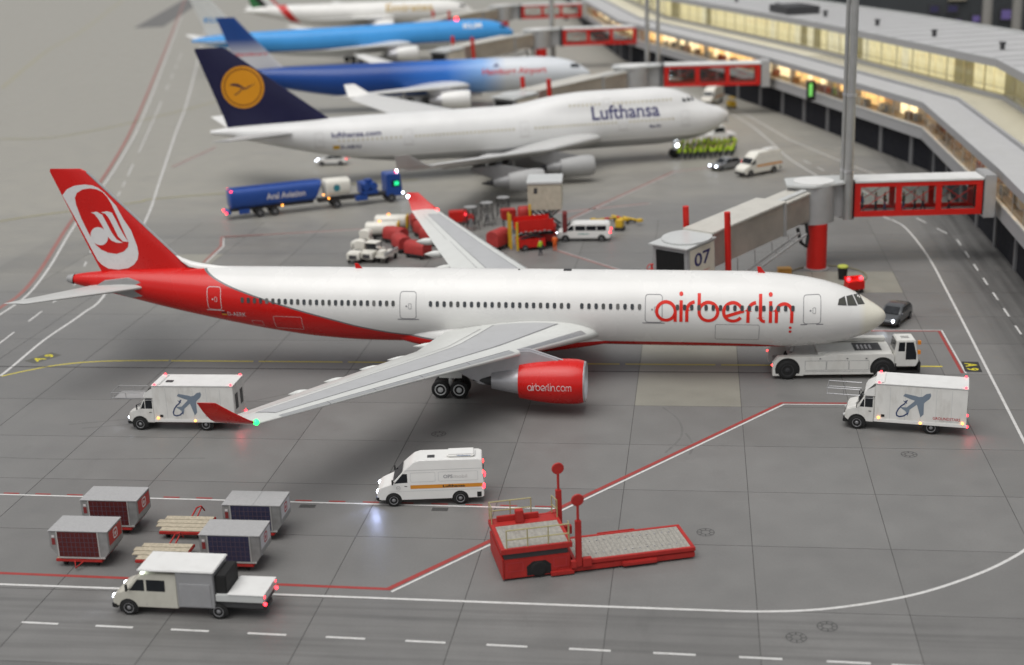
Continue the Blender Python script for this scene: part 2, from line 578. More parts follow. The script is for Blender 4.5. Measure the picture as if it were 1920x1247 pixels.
def wheel_set(parent, name, pts, r, w, sub=True):
    """aircraft wheels: tyre meshes with a rim each"""
    out = []
    prof = [(0, .3*r), (.04, .62*r), (0.03, .86*r), (.12, .97*r), (.3, r), (.7, r), (.88, .97*r), (.97, .86*r), (.96, .62*r), (1, .3*r)]
    tm = MB().lathe((0, -w/2, 0), (0, w, 0), prof, 24).mesh('tyre', BLACK, smooth=True, ang=50)
    rm = MB().lathe((0, -w/2-.012, 0), (0, w+.024, 0), [(0, 0), (0, .16*r), (.06, .2*r), (.07, .5*r), (0, .56*r), (.03, .62*r), (.97, .62*r), (1, .56*r), (.93, .5*r), (.94, .2*r), (1, .16*r), (1, 0)], 20).mesh('rim', PM('aircraft_rim', (.55, .56, .56), .45, metal=.1), smooth=True, ang=30)
    for p in pts:
        t = link(name, tm, parent, p)
        if sub: link('rim', rm, parent, p)
        out.append(t)
    return out

def canoe(m, p0, p1, r, rz=1.0, n=12):
    """flap track fairing: a slender pod from p0 to p1"""
    p0, p1 = Vector(p0), Vector(p1)
    rings = []
    for i in range(15):
        t = i/14
        q = r*(math.sin(math.pi*min(1, t*1.25+.04)*.5) if t < .72 else math.cos((t-.72)/.28*math.pi/2))
        q = max(q, .01)
        c = p0.lerp(p1, t)
        rings.append([(c.x, c.y+q*math.cos(2*math.pi*k/n), c.z+rz*q*math.sin(2*math.pi*k/n)) for k in range(n)])
    m.loft(rings)

def fin_mesh(secs, name, mat, parent, n=22):
    """vertical tail from (z, sLE, chord, thickness ratio) sections"""
    cs = [0, .004, .015, .04, .09, .16, .26, .38, .5, .62, .74, .86, .95, 1.0]
    rings = []
    for z, le, ch, th in secs:
        rings.append([(-(le+c*ch), -naca(c, th)*ch, z) for c in cs[::-1]]+[(-(le+c*ch), naca(c, th)*ch, z) for c in cs[1:]])
    return MB().loft(rings).build(name, mat, parent, smooth=True, ang=50)

def fin_side(secs, s, z, eps):
    i = 0
    while i < len(secs)-2 and z > secs[i+1][0]: i += 1
    a, b = secs[i], secs[i+1]
    t = (z-a[0])/(b[0]-a[0])
    le = a[1]+(b[1]-a[1])*t; ch = a[2]+(b[2]-a[2])*t; th = a[3]+(b[3]-a[3])*t
    c = min(max((s-le)/ch, 0), 1)
    return (-s, -(naca(c, th)*ch+eps), z)

def engine(parent, name, s0, L, r, y, z, mats, sd, pylon, noz=1.0):
    """turbofan: cowling with lip, fan, core nozzle, pylon"""
    cow, lip, core = mats
    c = (-s0, sd*y, z)
    d = (-L, 0, 0)
    o = MB().lathe(c, d, [(.028, .918*r), (.12, .985*r), (.25, 1.0*r), (.5, .985*r), (.75, .91*r), (1.0, .78*r), (1.0, .72*r), (.8, .70*r)], 40).build(name, cow, parent, smooth=True, ang=50)
    MB().lathe(c, d, [(.22, .80*r), (.08, .80*r), (.015, .835*r), (0, .875*r), (.01, .908*r), (.028, .92*r)], 40).build('intake_lip', lip, o, smooth=True, ang=60)
    MB().lathe(c, d, [(.235, 0), (.235, .81*r)], 40).build('fan_disc', DGREY, o)
    MB().lathe(c, d, [(.10, 0), (.13, .1*r), (.18, .19*r), (.24, .26*r)], 20).build('spinner', GREY, o, smooth=True)
    MB().lathe(c, d, [(.85, .66*r), (1.0, .62*r), (1.0+.42*noz, .40*r), (1.0+.42*noz, .33*r), (.95, .33*r)], 32).build('nozzle', core, o, smooth=True, ang=50)
    MB().lathe(c, d, [(.98, .30*r), (1+.45*noz, .25*r), (1+.72*noz, .06*r), (1+.74*noz, 0)], 20).build('exhaust_cone', DGREY, o, smooth=True)
    # pylon: quad prism in the x-z plane
    m = MB()
    P = [(-s, zz) for s, zz in pylon]
    w = .22
    rings = []
    for k, (x, zz) in enumerate(P): pass
    m.prism(P, 'y', sd*y-w, sd*y+w)
    m.build('pylon', core if core is not SILVER else LGREY, o, bevel=.12)
    return o

def cabin_windows(root, body, spans, z, mat=None, w=.26, h=.44, name='cabin_window', sd=-1):
    """individual windows on the near side; spans = [(s0, s1, count)]"""
    pts = [(w*.5*math.copysign(abs(math.cos(t))**.6, math.cos(t)), h*.5*math.copysign(abs(math.sin(t))**.6, math.sin(t))) for t in [2*math.pi*k/12 for k in range(12)]]
    mats_ = [mat] if mat else [WINGREY, PM('cabin_window_dim', (.07, .072, .07), .15), PM('cabin_window_blind', (.13, .13, .125), .3)]
    mes = [MB().prism(pts, 'y', -.032, .05).mesh(name, q) for q in mats_]
    for a, b, n in spans:
        for i in range(n):
            s = a+(b-a)*i/max(1, n-1)
            zz = z(s) if callable(z) else z
            y = body.side(s, zz)
            y2 = body.side(s, zz+.2); y3 = body.side(s, zz-.2)
            link(name, random.choices(mes, (6, 3, 1)[:len(mes)])[0], root, (-s, sd*(y), zz), (-sd*math.atan2(y2-y3, .4), 0, 0))

def window_row(root, body, spans, z, mat, w=.25, h=.32, sd=-1):
    m = MB()
    for a, b, n in spans:
        for i in range(n):
            s = a+(b-a)*i/max(1, n-1)
            y0, y1 = body.side(s, z-h/2)+.012, body.side(s, z+h/2)+.012
            m.add([(-s-w/2, sd*y0, z-h/2), (-s+w/2, sd*y0, z-h/2), (-s+w/2, sd*y1, z+h/2), (-s-w/2, sd*y1, z+h/2)], [(0, 1, 2, 3)])
    o = m.build('window_row', mat, root)
    o['kind'] = 'stuff'
    return o

def on_body(body, sd=-1, eps=.012):
    return lambda u, v: (u, sd*(body.side(-u, v)+eps), v)

def rrect(x0, x1, z0, z1, r, n=5):
    return arc(x1-r, z1-r, r, 0, 90, n)+arc(x0+r, z1-r, r, 90, 180, n)+arc(x0+r, z0+r, r, 180, 270, n)+arc(x1-r, z0+r, r, 270, 360, n)

def cabin_door(root, body, s, z0, z1, w, mat, sd=-1):
    o = decal('cabin_door', ribbon(rrect(-s-w/2, -s+w/2, z0, z1, .22), .045, True), on_body(body, sd, .014), mat, root, .2)
    decal('door_sill', poly2([(-s-w*.66, z0-.10), (-s+w*.66, z0-.10), (-s+w*.66, z0-.03), (-s-w*.66, z0-.03)]), on_body(body, sd, .016), mat, o)
    decal('door_handle', merge2(disc2(-s-.12, z0+(z1-z0)*.48, .07, 8), ribbon(rrect(-s+.05, -s+.25, z0+(z1-z0)*.38, z0+(z1-z0)*.58, .05, 2), .03, True)), on_body(body, sd, .016), mat, o)
    return o

# ---- the red and white twin in front
AX, AY = 10.7486, 15.0
A_HD = 0.0077
a330 = thing('airliner', 'white and red twin engine airliner with airberlin lettering, largest aircraft in front', 'airliner', (AX, AY, 0), -A_HD)
a330.rotation_euler = (0, 0.0095, -A_HD)
ZC = 4.97
bodyA = Body([(0, -.42, -.42, .0), (.12, -.10, -.78, .34), (.5, .26, -1.16, .80), (1.2, .72, -1.62, 1.30), (2.2, 1.32, -2.02, 1.82), (3.2, 1.80, -2.30, 2.18), (4.5, 2.20, -2.55, 2.48),
              (6, 2.50, -2.71, 2.69), (8, 2.73, -2.82, 2.81), (10.5, 2.85, -2.86, 2.86), (25, 2.86, -2.86, 2.86), (39, 2.86, -2.84, 2.86), (43, 2.86, -2.62, 2.82), (47, 2.86, -2.12, 2.62), (51, 2.86, -1.42, 2.28),
              (55, 2.80, -.62, 1.80), (59, 2.62, .30, 1.20), (62, 2.34, .98, .68), (63.5, 2.12, 1.32, .40), (63.9, 1.95, 1.5, .2)], ZC)
WHT = (.70, .695, .675); ARED = (.55, .009, .007)
BND = [(-2, -3.6), (5.5, -3.0), (9, -2.30), (12, -2.17), (20, -2.14), (32, -2.05), (36, -1.80), (39, -1.25), (42, -.45), (45, .36), (48, 1.2), (50.5, 2.0), (53, 3.1), (58, 5.5), (66, 8)]
def a330_col(N, L, s, z):
    b = ncurve(N, L, s, [(a, q) for a, q in BND], -2, 66, -4, 9)
    d = nm(N, L, 'SUBTRACT', nm(N, L, 'SUBTRACT', z, ZC), b)
    c = nmix(N, L, nm(N, L, 'LESS_THAN', d, 0.0), WHT, ARED)
    # thin grey trim line between the two paints
    rd = N.new('ShaderNodeMapRange'); rd.inputs[1].default_value = 2.2; rd.inputs[2].default_value = 1.6; L.new(s, rd.inputs[0])
    c = nmix(N, L, nm(N, L, 'MULTIPLY', rd.outputs[0], .8), c, (.72, .69, .57))      # ivory radome
    e = nm(N, L, 'MULTIPLY', nm(N, L, 'LESS_THAN', nm(N, L, 'ABSOLUTE', d), .06), nm(N, L, 'GREATER_THAN', s, 33))
    return nmix(N, L, e, c, (.16, .16, .165))
A_PAINT = paint('white_and_red_livery', a330_col, .24, .12)
A_RED = PM('glossy_red', ARED, .26, coat=.08, var=.05, scale=.5, rvar=.04)
A_WING = PM('wing_grey', (.60, .61, .585), .3, coat=.35, var=.04, scale=.4, dirt=.06)
fusA = bodyA.mesh('fuselage', A_PAINT, a330, 120)
LINE = PM('panel_line', (.20, .20, .21), .5, var=.02)
LINEW = PM('pale_panel_line', (.62, .55, .55), .5, var=.02)
# tail cone tip
MB().lathe((-63.62, 0, ZC+1.72), (-.55, 0, .06), [(0, .42), (.5, .36), (1, .26), (1, .16), (.2, .12)], 18).build('auxiliary_exhaust', GREY, a330, smooth=True)
# belly fairing
bel = []
for i in range(31):
    s = 18.5+i*(37.5-18.5)/30
    t = i/30
    k = math.sin(math.pi*min(1, t*1.9)/2)**1.2*(1 if t < .62 else math.cos((t-.62)/.38*math.pi/2)**.8)
    hw = 1.35+1.9*k; bt = -2.35-1.05*k; tp = -1.75+1.15*k
    ring = []
    for j in range(28):
        a = 2*math.pi*j/28
        ca, sa = math.cos(a), math.sin(a)
        ring.append((-s, hw*math.copysign(abs(ca)**.8, ca), ZC+(tp+bt)/2+(tp-bt)/2*math.copysign(abs(sa)**.8, sa)))
    bel.append(ring)
MB().loft(bel).build('belly_fairing', A_PAINT, a330, smooth=True, ang=60)
# cockpit windows
for sg in (-1, 1):
    for q in ([(3.72, 6.43), (3.62, 6.75), (3.22, 6.86), (3.10, 6.36)], [(2.98, 6.34), (3.05, 6.86), (2.62, 6.84), (2.32, 6.26)], [(2.20, 6.30), (2.48, 6.84), (2.05, 6.72), (1.72, 6.22)]):
        q = [(a, b-.48) for a, b in q]
        fr = decal('cockpit_window', poly2([(-a, b) for a, b in q]), on_body(bodyA, sg, .02), PM('cockpit_glass', (.07, .07, .06), .1), a330, .1, .15)
        decal('window_frame', ribbon([(-a, b) for a, b in q], .05, True), on_body(bodyA, sg, .028), DGREY, fr, .1, .15)
# cabin windows
cabin_windows(a330, bodyA, [(7.0, 15.4, 17), (18.2, 22.5, 9), (23.5, 34.0, 21)], lambda s: 5.79+.0008*(s-7))
cabin_windows(a330, bodyA, [(36.9, 48.9, 25)], lambda s: 5.81+(.0 if s < 43 else .03*((s-43)/6)**1.5))
# doors
for s in (5.6, 17.15, 35.75):
    cabin_door(a330, bodyA, s, 4.66, 6.66, 1.25, LINE)
cabin_door(a330, bodyA, 51.25, 4.95, 6.75, 1.12, LINEW)
decal('cargo_door', ribbon(rrect(-12.6, -9.4, 3.25, 4.55, .1, 2), .03, True), on_body(bodyA, -1, .014), LINE, a330, .2)
decal('cargo_door', ribbon(rrect(-46.5, -44.2, 3.45, 4.6, .1, 2), .03, True), on_body(bodyA, -1, .014), LINEW, a330, .2)
decal('service_panel', ribbon(rrect(-48.4, -47.5, 3.6, 4.1, .06, 2), .025, True), on_body(bodyA, -1, .014), LINEW, a330, .2)
# lettering on the side
decal('lettering', fit(round_letters('airberlin', .15), -17.05, -6.95, 4.72, 6.87), on_body(bodyA, -1, .02), PM('lettering_red', (.66, .022, .012), .4, var=.03), a330, .16)
decal('lettering', merge2(disc2(-7.15, 4.35, .11, 10), disc2(-7.15, 4.02, .11, 10)), on_body(bodyA, -1, .02), MATS['lettering_red'], a330)
PALE = PM('pale_print', (.62, .58, .58), .4, var=.02)
decal('registration', fit(text2d('D-AERK', 1), -50.30, -48.75, 4.44, 4.80), on_body(bodyA, -1, .02), PALE, a330)
for i, c in enumerate([(.012, .012, .012), (.45, .01, .01), (.65, .42, .02)]):
    decal('flag_stripe', poly2([(-50.8, 4.77-.1*i), (-50.8, 4.67-.1*i), (-50.38, 4.67-.1*i), (-50.38, 4.77-.1*i)]), on_body(bodyA, -1, .02), PM('flag_%d' % i, c, .4), a330)
# aerials and lamps on the back
for s, h in ((8.95, .42), (39.8, .40)):
    MB().prism([(-s, ZC+2.8), (-s-.55, ZC+2.8), (-s-.62, ZC+2.86+h), (-s-.38, ZC+2.86+h)], 'y', -.05, .05).build('aerial', A_RED, a330)
MB().box(-24.1, -23.5, -.18, .18, ZC+2.82, ZC+2.95).build('beacon', DGREY, a330, bevel=.03)
MB().box(-27.6, -27.45, -.06, .06, ZC+2.82, ZC+2.92).build('aerial_stub', DGREY, a330)
# fin
FINA = [(6.6, 52.6, 8.3, .085), (7.7, 53.85, 7.55, .085), (9.0, 55.15, 6.8, .085), (15.45, 61.55, 3.02, .08), (15.66, 61.95, 2.55, .05)]
finA = fin_mesh(FINA, 'fin', A_RED, a330)
FW = PM('fin_white', (.66, .655, .65), .25, coat=.5, var=.03)
dc = lambda e: (lambda u, v: fin_side(FINA, -u, v, e))
OUT = [(63.75, 13.55), (63.3, 14.02), (62.62, 14.33), (61.77, 14.44), (61.1, 14.37), (60.62, 14.14), (60.2, 13.78), (59.75, 13.24), (59.32, 12.72), (58.85, 11.73), (58.28, 10.79), (57.9, 9.49), (57.86, 8.9), (58.0, 8.42), (58.36, 8.0), (58.9, 7.7), (59.77, 7.55), (60.61, 7.62), (61.12, 7.92), (61.45, 8.28), (62.1, 9.8), (62.95, 11.8)]
INN = [(62.7, 13.35), (62.47, 13.76), (61.95, 14.05), (61.34, 14.14), (60.80, 14.06), (60.36, 13.85), (59.98, 13.42), (59.68, 12.85), (59.25, 11.72), (58.82, 10.49), (58.58, 9.84), (58.69, 9.43), (59.09, 9.07), (59.72, 8.86), (60.44, 8.94), (61.02, 9.18), (61.45, 9.59), (61.93, 10.54), (62.38, 11.71), (62.66, 12.77)]
LF1 = [(61.47, 12.19), (60.98, 12.28), (60.53, 12.01), (60.25, 11.37), (59.88, 10.54), (59.57, 10.07), (59.07, 9.78), (59.61, 9.78), (60.01, 9.95), (60.33, 10.31), (60.64, 11.13), (60.93, 11.72), (61.19, 12.07)]
LF2 = [(60.63, 12.21), (60.13, 12.33), (59.72, 12.21), (59.49, 11.72), (59.21, 11.02), (58.93, 10.43), (58.73, 10.08), (58.57, 9.87), (59.05, 9.9), (59.42, 10.31), (59.74, 11.14), (60.02, 11.78), (60.28, 12.13)]
ng_ = lambda P: [(-a, b) for a, b in P]
lg = decal('tail_emblem', poly2(ng_(OUT)), dc(.012), FW, finA, .35, .35)
decal('emblem_field', poly2(ng_(INN)), dc(.022), A_RED, finA, .35, .35)
decal('emblem_mark', merge2(poly2(ng_(LF1)), poly2(ng_(LF2)), disc2(-61.02, 10.28, .74, 24)), dc(.032), FW, finA, .35, .35)
# grey leading edge of the fin, white dorsal fillet
MB().tube([(-52.9, 0, 7.0), (-53.82, 0, 7.72), (-55.12, 0, 9.02), (-61.5, 0, 15.42)], .10, 10).build('leading_edge', PM('edge_grey', (.42, .43, .43), .3, metal=.3), finA, smooth=True)
MB().loft([[(-(s), w*math.cos(a), z+w*1.0*math.sin(a)) for a in [math.pi*k/10 for k in range(11)]] for s, z, w in ((50.2, 7.76, .06), (51.6, 7.72, .22), (52.8, 7.72, .38), (53.7, 7.9, .38), (54.4, 8.3, .24), (55.0, 8.85, .06))], closed=False).build('dorsal_fillet', WHITE, a330, smooth=True)
# wings
WA = Wing([(1.2, 20.6, 12.4, 3.45, .15), (3.0, 21.6, 11.4, 3.62, .145), (9.3, 26.2, 7.6, 4.18, .12), (18, 32.2, 5.3, 5.0, .105), (28.6, 39.2, 2.75, 6.0, .10)])
for sd in (-1, 1):
    wg = WA.mesh('wing', A_WING, a330, sd)
    WA.panel('wing_top_panel', WPANEL, wg, sd, 3.3, 26.9, lambda y: .22+.0*y, lambda y: .60 if y > 12 else .60+.05*(12-y)/9, .010)
    WA.panel('panel_joint', LINE, wg, sd, 3.3, 26.9, lambda y: .213, lambda y: .225, .016, 18, 1)
    WA.panel('panel_joint', LINE, wg, sd, 3.3, 26.9, lambda y: (.60 if y > 12 else .60+.05*(12-y)/9)-.004, lambda y: (.60 if y > 12 else .60+.05*(12-y)/9)+.006, .016, 18, 1)
    WA.panel('panel_joint', LINE, wg, sd, 26.86, 26.95, .215, .605, .016, 1, 8)
    WA.panel('slat', SILVER, wg, sd, 3.6, 9.2, .0, .045, .015, 10, 4)
    WA.panel('slat', PM('slat_grey', (.52, .53, .53), .28, metal=.5, var=.05), wg, sd, 9.8, 27.2, .0, .06, .012, 16, 4)
    WA.panel('slat_joint', LINE, wg, sd, 9.8, 27.2, .058, .066, .018, 16, 1)
    for yy in (13.5, 17.2, 20.7, 24.0):
        WA.panel('slat_joint', LINE, wg, sd, yy-.03, yy+.03, .0, .06, .02, 1, 3)
    WA.panel('aileron_joint', LINE, wg, sd, 19.5, 27.0, .735, .742, .016, 10, 1)
    WA.panel('flap_joint', LINE, wg, sd, 4.2, 19.0, .70, .706, .016, 12, 1)
    for yf in (6.2, 10.6, 13.6, 17.2, 20.6):
        _, le, ch, z, th = WA.at(yf)
        m = MB(); canoe(m, (-(le+.5*ch), sd*yf, z-.28), (-(le+ch+1.35), sd*yf, z-.36), .28, 1.2)
        m.build('flap_track_fairing', A_WING, wg, smooth=True)
    # winglet
    rings = []
    for t, le, ch, yy, zz in ((0, 39.2, 2.75, 28.6, 6.0), (.25, 39.65, 2.45, 28.95, 6.3), (.6, 40.5, 1.85, 29.3, 6.9), (1, 41.4, 1.15, 29.65, 7.6)):
        cs = [0, .03, .1, .3, .55, .8, 1.0]
        rings.append([(-(le+c*ch), sd*(yy+naca(c, .09)*ch), zz) for c in cs[::-1]]+[(-(le+c*ch), sd*(yy-naca(c, .09)*ch), zz) for c in cs[1:]])
    MB().loft(rings).build('winglet', A_RED, wg, smooth=True, ang=50)
    MB().sphere((-39.4, sd*28.65, 6.08), .19).build('navigation_lamp', LEDG if sd < 0 else EM('lamp_red_soft', (1, .05, .05), 4), wg)
    if sd > 0:
        MB().sphere((-42.4, 29.6, 7.2), .20).build('strobe_lamp', LEDW, wg)
    # engine
    en = engine(a330, 'engine', 21.65, 4.75, 1.62, 9.2, 2.12, (A_RED, SILVER, PM('nozzle_grey', (.50, .50, .52), .3, metal=.5)), sd,
           [(22.9, 3.6), (25.6, 4.5), (27.5, 4.45), (32.0, 3.9), (31.2, 2.9), (29.2, 1.75), (26.2, 2.3), (25.0, 3.2)])
    if sd < 0:
        eng_map = lambda u, v: (-21.65-4.75*.5+u, -9.2-1.62*.985*math.cos(v/1.6)-.02, 2.12+1.62*.985*math.sin(v/1.6))
        decal('lettering', fit(round_letters('airberlin.com', .12), -1.65, 1.45, -.20, .36), eng_map, PALE, en, .15)
        MB().prism([(-25.8, 3.55), (-23.3, 3.62), (-23.1, 3.70), (-26.6, 4.1)], 'y', -9.35, -9.05).build('pylon_fairing', LGREY, en, bevel=.05)
# tailplane
TA = Wing([(.6, 56.8, 5.2, 6.35, .10), (2.0, 57.8, 4.6, 6.5, .10), (9.6, 62.8, 1.85, 7.45, .09), (9.75, 63.2, 1.35, 7.47, .06)], 0)
for sd in (-1, 1):
    tp = TA.mesh('tailplane', PM('tailplane_mid_grey', (.50, .505, .49), .35, var=.04, dirt=.06), a330, sd, 14)
    MB().prism([(-57.0, 6.15), (-57.15, 6.8), (-58.6, 7.15), (-60.6, 6.9), (-61.2, 6.55), (-60.2, 6.1), (-58.4, 5.55), (-57.1, 5.75)], 'y', sd*.9, sd*(bodyA.side(58.5, 6.4)+.05)).build('tailplane_seal', GREY, a330, bevel=.05)
# landing gear
GEARM = PM('gear_grey', (.42, .42, .41), .45, metal=.2, var=.08)
for sd in (-1, 1):
    gr = MB()
    gz = -.3
    gr.cyl((-32, sd*6.1, .6+gz), (-32.1, sd*5.3, 3.7), .19, .24)
    gr.beam((-31.05, sd*6.1, .66+gz), (-32.95, sd*6.1, .66+gz), .26, .3)
    gr.cyl((-32, sd*5.9, 1.6+gz), (-30.9, sd*4.6, 3.2), .09)
    gr.cyl((-31.3, sd*5.35, .68+gz), (-31.3, sd*6.85, .68+gz), .1)
    gr.cyl((-32.7, sd*5.35, .68+gz), (-32.7, sd*6.85, .68+gz), .1)
    go = gr.build('main_gear', GEARM, a330, smooth=True)
    wheel_set(go, 'wheel', [(-31.3, sd*6.6, .70+gz), (-32.7, sd*6.6, .70+gz), (-31.3, sd*5.6, .70+gz), (-32.7, sd*5.6, .70+gz)], .70, .48)
    MB().obox((-31.9, sd*6.75, 2.2), (1.7, .06, 1.7), 0, sd*.12).build('gear_door', A_WING, a330, bevel=.02)
ng2 = MB(); ng2.cyl((-6.9, 0, 1.25), (-6.7, 0, 2.6), .16)
no = ng2.build('nose_gear', GEARM, a330, smooth=True)
wheel_set(no, 'wheel', [(-6.9, -.36, 1.2), (-6.9, .36, 1.2)], .5, .34)

# ---- the aircraft parked behind
def simple_gear(root, pts, r):
    for i, (s, y) in enumerate(pts):
        m = MB(); m.cyl((-s, y, r), (-s, y*.97, 3.4), .2)
        g_ = m.build('landing_gear', GEARM, root, smooth=True)
        wheel_set(g_, 'wheel', [(-s+dx, y+dy, r) for dx in (-.75, .75) for dy in (-.45, .45)], r, .4, False)

# four-engined jumbo with the dark blue fin
jum = thing('airliner', 'white four engine jumbo jet with upper deck and dark blue fin', 'airliner', (.9, 108.3, 0), R(18.7))
ZJ = 5.35
bodyJ = Body([(0, .2, .2, 0), (.15, .5, -.25, .36), (.6, .85, -.75, .8), (1.5, 1.35, -1.45, 1.4), (3, 1.75, -2.2, 2.15), (5, 2.4, -2.75, 2.72), (8, 3.1, -3.1, 3.12), (11, 3.25, -3.25, 3.25), (30, 3.25, -3.25, 3.25),
              (44, 3.25, -3.18, 3.25), (50, 3.22, -2.6, 3.05), (56, 3.14, -1.5, 2.55), (61, 3.05, -.3, 1.95), (65, 2.92, .75, 1.3), (68, 2.75, 1.55, .75), (70.2, 2.5, 2.0, .25)], ZJ,
             [(0, -1, .05), (2, .1, .6), (3.5, .65, 1.15), (5, 1.15, 1.55), (6.5, 1.6, 1.92), (8.5, 2.0, 2.25), (11, 2.15, 2.38), (20, 2.15, 2.38), (25, 1.85, 2.3), (30, 1.1, 2.1), (33, .6, 1.9), (36, .2, .9), (38, 0, .04), (75, 0, .03)])
JW = (.70, .70, .69)
def jum_col(N, L, s, z):
    c = nmix(N, L, nm(N, L, 'LESS_THAN', z, 3.35), JW, (.36, .36, .36))
    return c
J_PAINT = paint('white_and_grey_livery', jum_col, .3, .15)
bodyJ.mesh('fuselage', J_PAINT, jum, 90)
WARM = PM('amber_cabin_window', (.50, .46, .34), .3, var=.3, scale=.3)
window_row(jum, bodyJ, [(9, 15, 12), (17, 28, 22), (31, 44, 26), (46, 54, 14)], 5.9, WARM)
window_row(jum, bodyJ, [(9, 17, 15), (19, 23, 8)], 8.35, WARM)
for s, z0 in ((7.2, 4.9), (16, 4.9), (29.5, 4.9), (45, 4.9), (56.5, 5.1)):
    cabin_door(jum, bodyJ, s, z0, z0+1.9, 1.1, PM('pale_line', (.5, .48, .47), .5))
cabin_door(jum, bodyJ, 18, 7.5, 9.0, .9, MATS['pale_line'])
for sg in (-1, 1):
    for a, b in ((6.7, 7.3), (5.95, 6.55), (5.35, 5.8)):
        decal('cockpit_window', poly2([(-b, 7.95), (-a, 7.85), (-a-.1, 8.25), (-b+.05, 8.4)]), on_body(bodyJ, sg, .03), GLASS, jum, .1, .15)
NAVYP = PM('navy_print', (.03, .03, .12), .4)
decal('lettering', fit(text2d('Lufthansa', 1, .02), -20.2, -10.8, 6.35, 8.15), on_body(bodyJ, -1, .02), NAVYP, jum, .2)
decal('lettering', fit(text2d('lufthansa.com', 1, .02), -54.9, -48.5, 6.3, 7.0), on_body(bodyJ, -1, .02), NAVYP, jum, .2)
decal('registration', fit(text2d('D-ABVU', 1, .02), -53.8, -51.2, 4.75, 5.25), on_body(bodyJ, -1, .02), NAVYP, jum, .2)
decal('flag', poly2([(-54.8, 4.75), (-53.95, 4.75), (-53.95, 5.25), (-54.8, 5.25)]), on_body(bodyJ, -1, .02), PM('flag_gold', (.55, .32, .02), .5), jum, .2)
decal('small_print', fit(text2d('Berlin', 1, .02), -12.3, -10.7, 4.9, 5.3), on_body(bodyJ, -1, .02), NAVYP, jum, .2)
FINJ = [(7.4, 53.0, 14.8, .075), (8.5, 54.9, 13.2, .08), (9.6, 56.3, 12.1, .085), (18.1, 67.2, 4.0, .085), (18.35, 67.8, 3.3, .05)]
finJ = fin_mesh(FINJ, 'fin', NAVY, jum)
dj = lambda e: (lambda u, v: fin_side(FINJ, -u, v, e))
cxj, czj = -65.6, 13.2
em = decal('tail_emblem', disc2(cxj, czj, 2.7, 40), dj(.02), PM('emblem_amber', (.68, .28, .010), .4, var=.03), finJ, .4, .4)
decal('emblem_ring', ribbon(arc(cxj, czj, 2.32, 0, 352, 44), .16, True), dj(.035), PM('emblem_brown', (.22, .075, .012), .4), finJ, .5, .5)
bird = merge2(poly2([(cxj-1.7, czj+.35), (cxj-.9, czj+.18), (cxj-.1, czj-.1), (cxj+.15, czj-.35), (cxj+.7, czj-.1), (cxj+1.7, czj+.42), (cxj+.75, czj+.1), (cxj+.25, czj-.15), (cxj-.05, czj+.12), (cxj-.55, czj+.45), (cxj-1.2, czj+.55)]),
              ribbon([(cxj-.1, czj-.2), (cxj-.55, czj-.62), (cxj-1.1, czj-.95)], .13))
decal('emblem_bird', bird, dj(.035), NAVY, finJ, .5, .5)
J_WING = PM('jumbo_wing_grey', (.52, .52, .51), .34, coat=.2, var=.04)
WJ = Wing([(1.0, 17.2, 17.2, 3.0, .13), (3.2, 19.2, 15.6, 3.2, .125), (12, 27.8, 9.6, 4.0, .10), (31.2, 45.6, 4.1, 6.9, .085)], .018, .12)
for sd in (-1, 1):
    wg = WJ.mesh('wing', J_WING, jum, sd)
    rings = []
    for le, ch, yy, zz in ((45.6, 4.1, 31.2, 6.9), (46.6, 3.3, 31.7, 7.35), (48.6, 1.6, 32.5, 8.7)):
        cs = [0, .03, .1, .3, .55, .8, 1.0]
        rings.append([(-(le+c*ch), sd*(yy+naca(c, .08)*ch), zz) for c in cs[::-1]]+[(-(le+c*ch), sd*(yy-naca(c, .08)*ch), zz) for c in cs[1:]])
    MB().loft(rings).build('winglet', LGREY if sd < 0 else WHITE, wg, smooth=True, ang=50)
    for yf in (7, 11.5, 16.5, 21):
        _, le, ch, z, th = WJ.at(yf)
        m = MB(); canoe(m, (-(le+.55*ch), sd*yf, z-.3), (-(le+ch+1.0), sd*yf, z-.42), .33, 1.2)
        m.build('flap_track_fairing', J_WING, wg, smooth=True)
    for yy, s0, z in ((11.7, 22.4, 2.05), (20.9, 31.0, 2.55)):
        engine(jum, 'engine', s0, 4.4, 1.35, yy, z, (PM('jumbo_engine_grey', (.36, .36, .355), .45, var=.05), PM('jumbo_engine_grey', (0, 0, 0)), PM('jumbo_nozzle', (.28, .28, .28), .45, metal=.3)), sd,
               [(s0+1.2, z+1.2), (s0+5.0, z+2.1), (s0+9, z+2.0), (s0+8, z+1.2), (s0+5.6, z+.3), (s0+4.0, z+.8)])
TJ = Wing([(.8, 58.8, 8.2, 7.0, .09), (2, 59.8, 7.4, 7.1, .09), (11, 67.6, 2.6, 8.1, .08)], 0)
for sd in (-1, 1):
    TJ.mesh('tailplane', PM('tailplane_grey', (.46, .46, .455), .4, var=.04) if sd < 0 else WHITE, jum, sd, 12)
MB().sphere((-63.2, -2.0, 7.0), .22).build('tail_lamp', LEDW, jum)
simple_gear(jum, [(31.5, -5.4), (31.5, 5.4), (34.5, -1.9), (34.5, 1.9)], .62)
m = MB(); m.cyl((-7.9, 0, .6), (-7.9, 0, 2.8), .16)
o = m.build('landing_gear', GEARM, jum, smooth=True)
wheel_set(o, 'wheel', [(-7.9, -.5, .6), (-7.9, .5, .6)], .6, .36, False)
MB().sphere((-7.5, -.35, 1.7), .2).build('taxi_lamp', LEDW, jum)

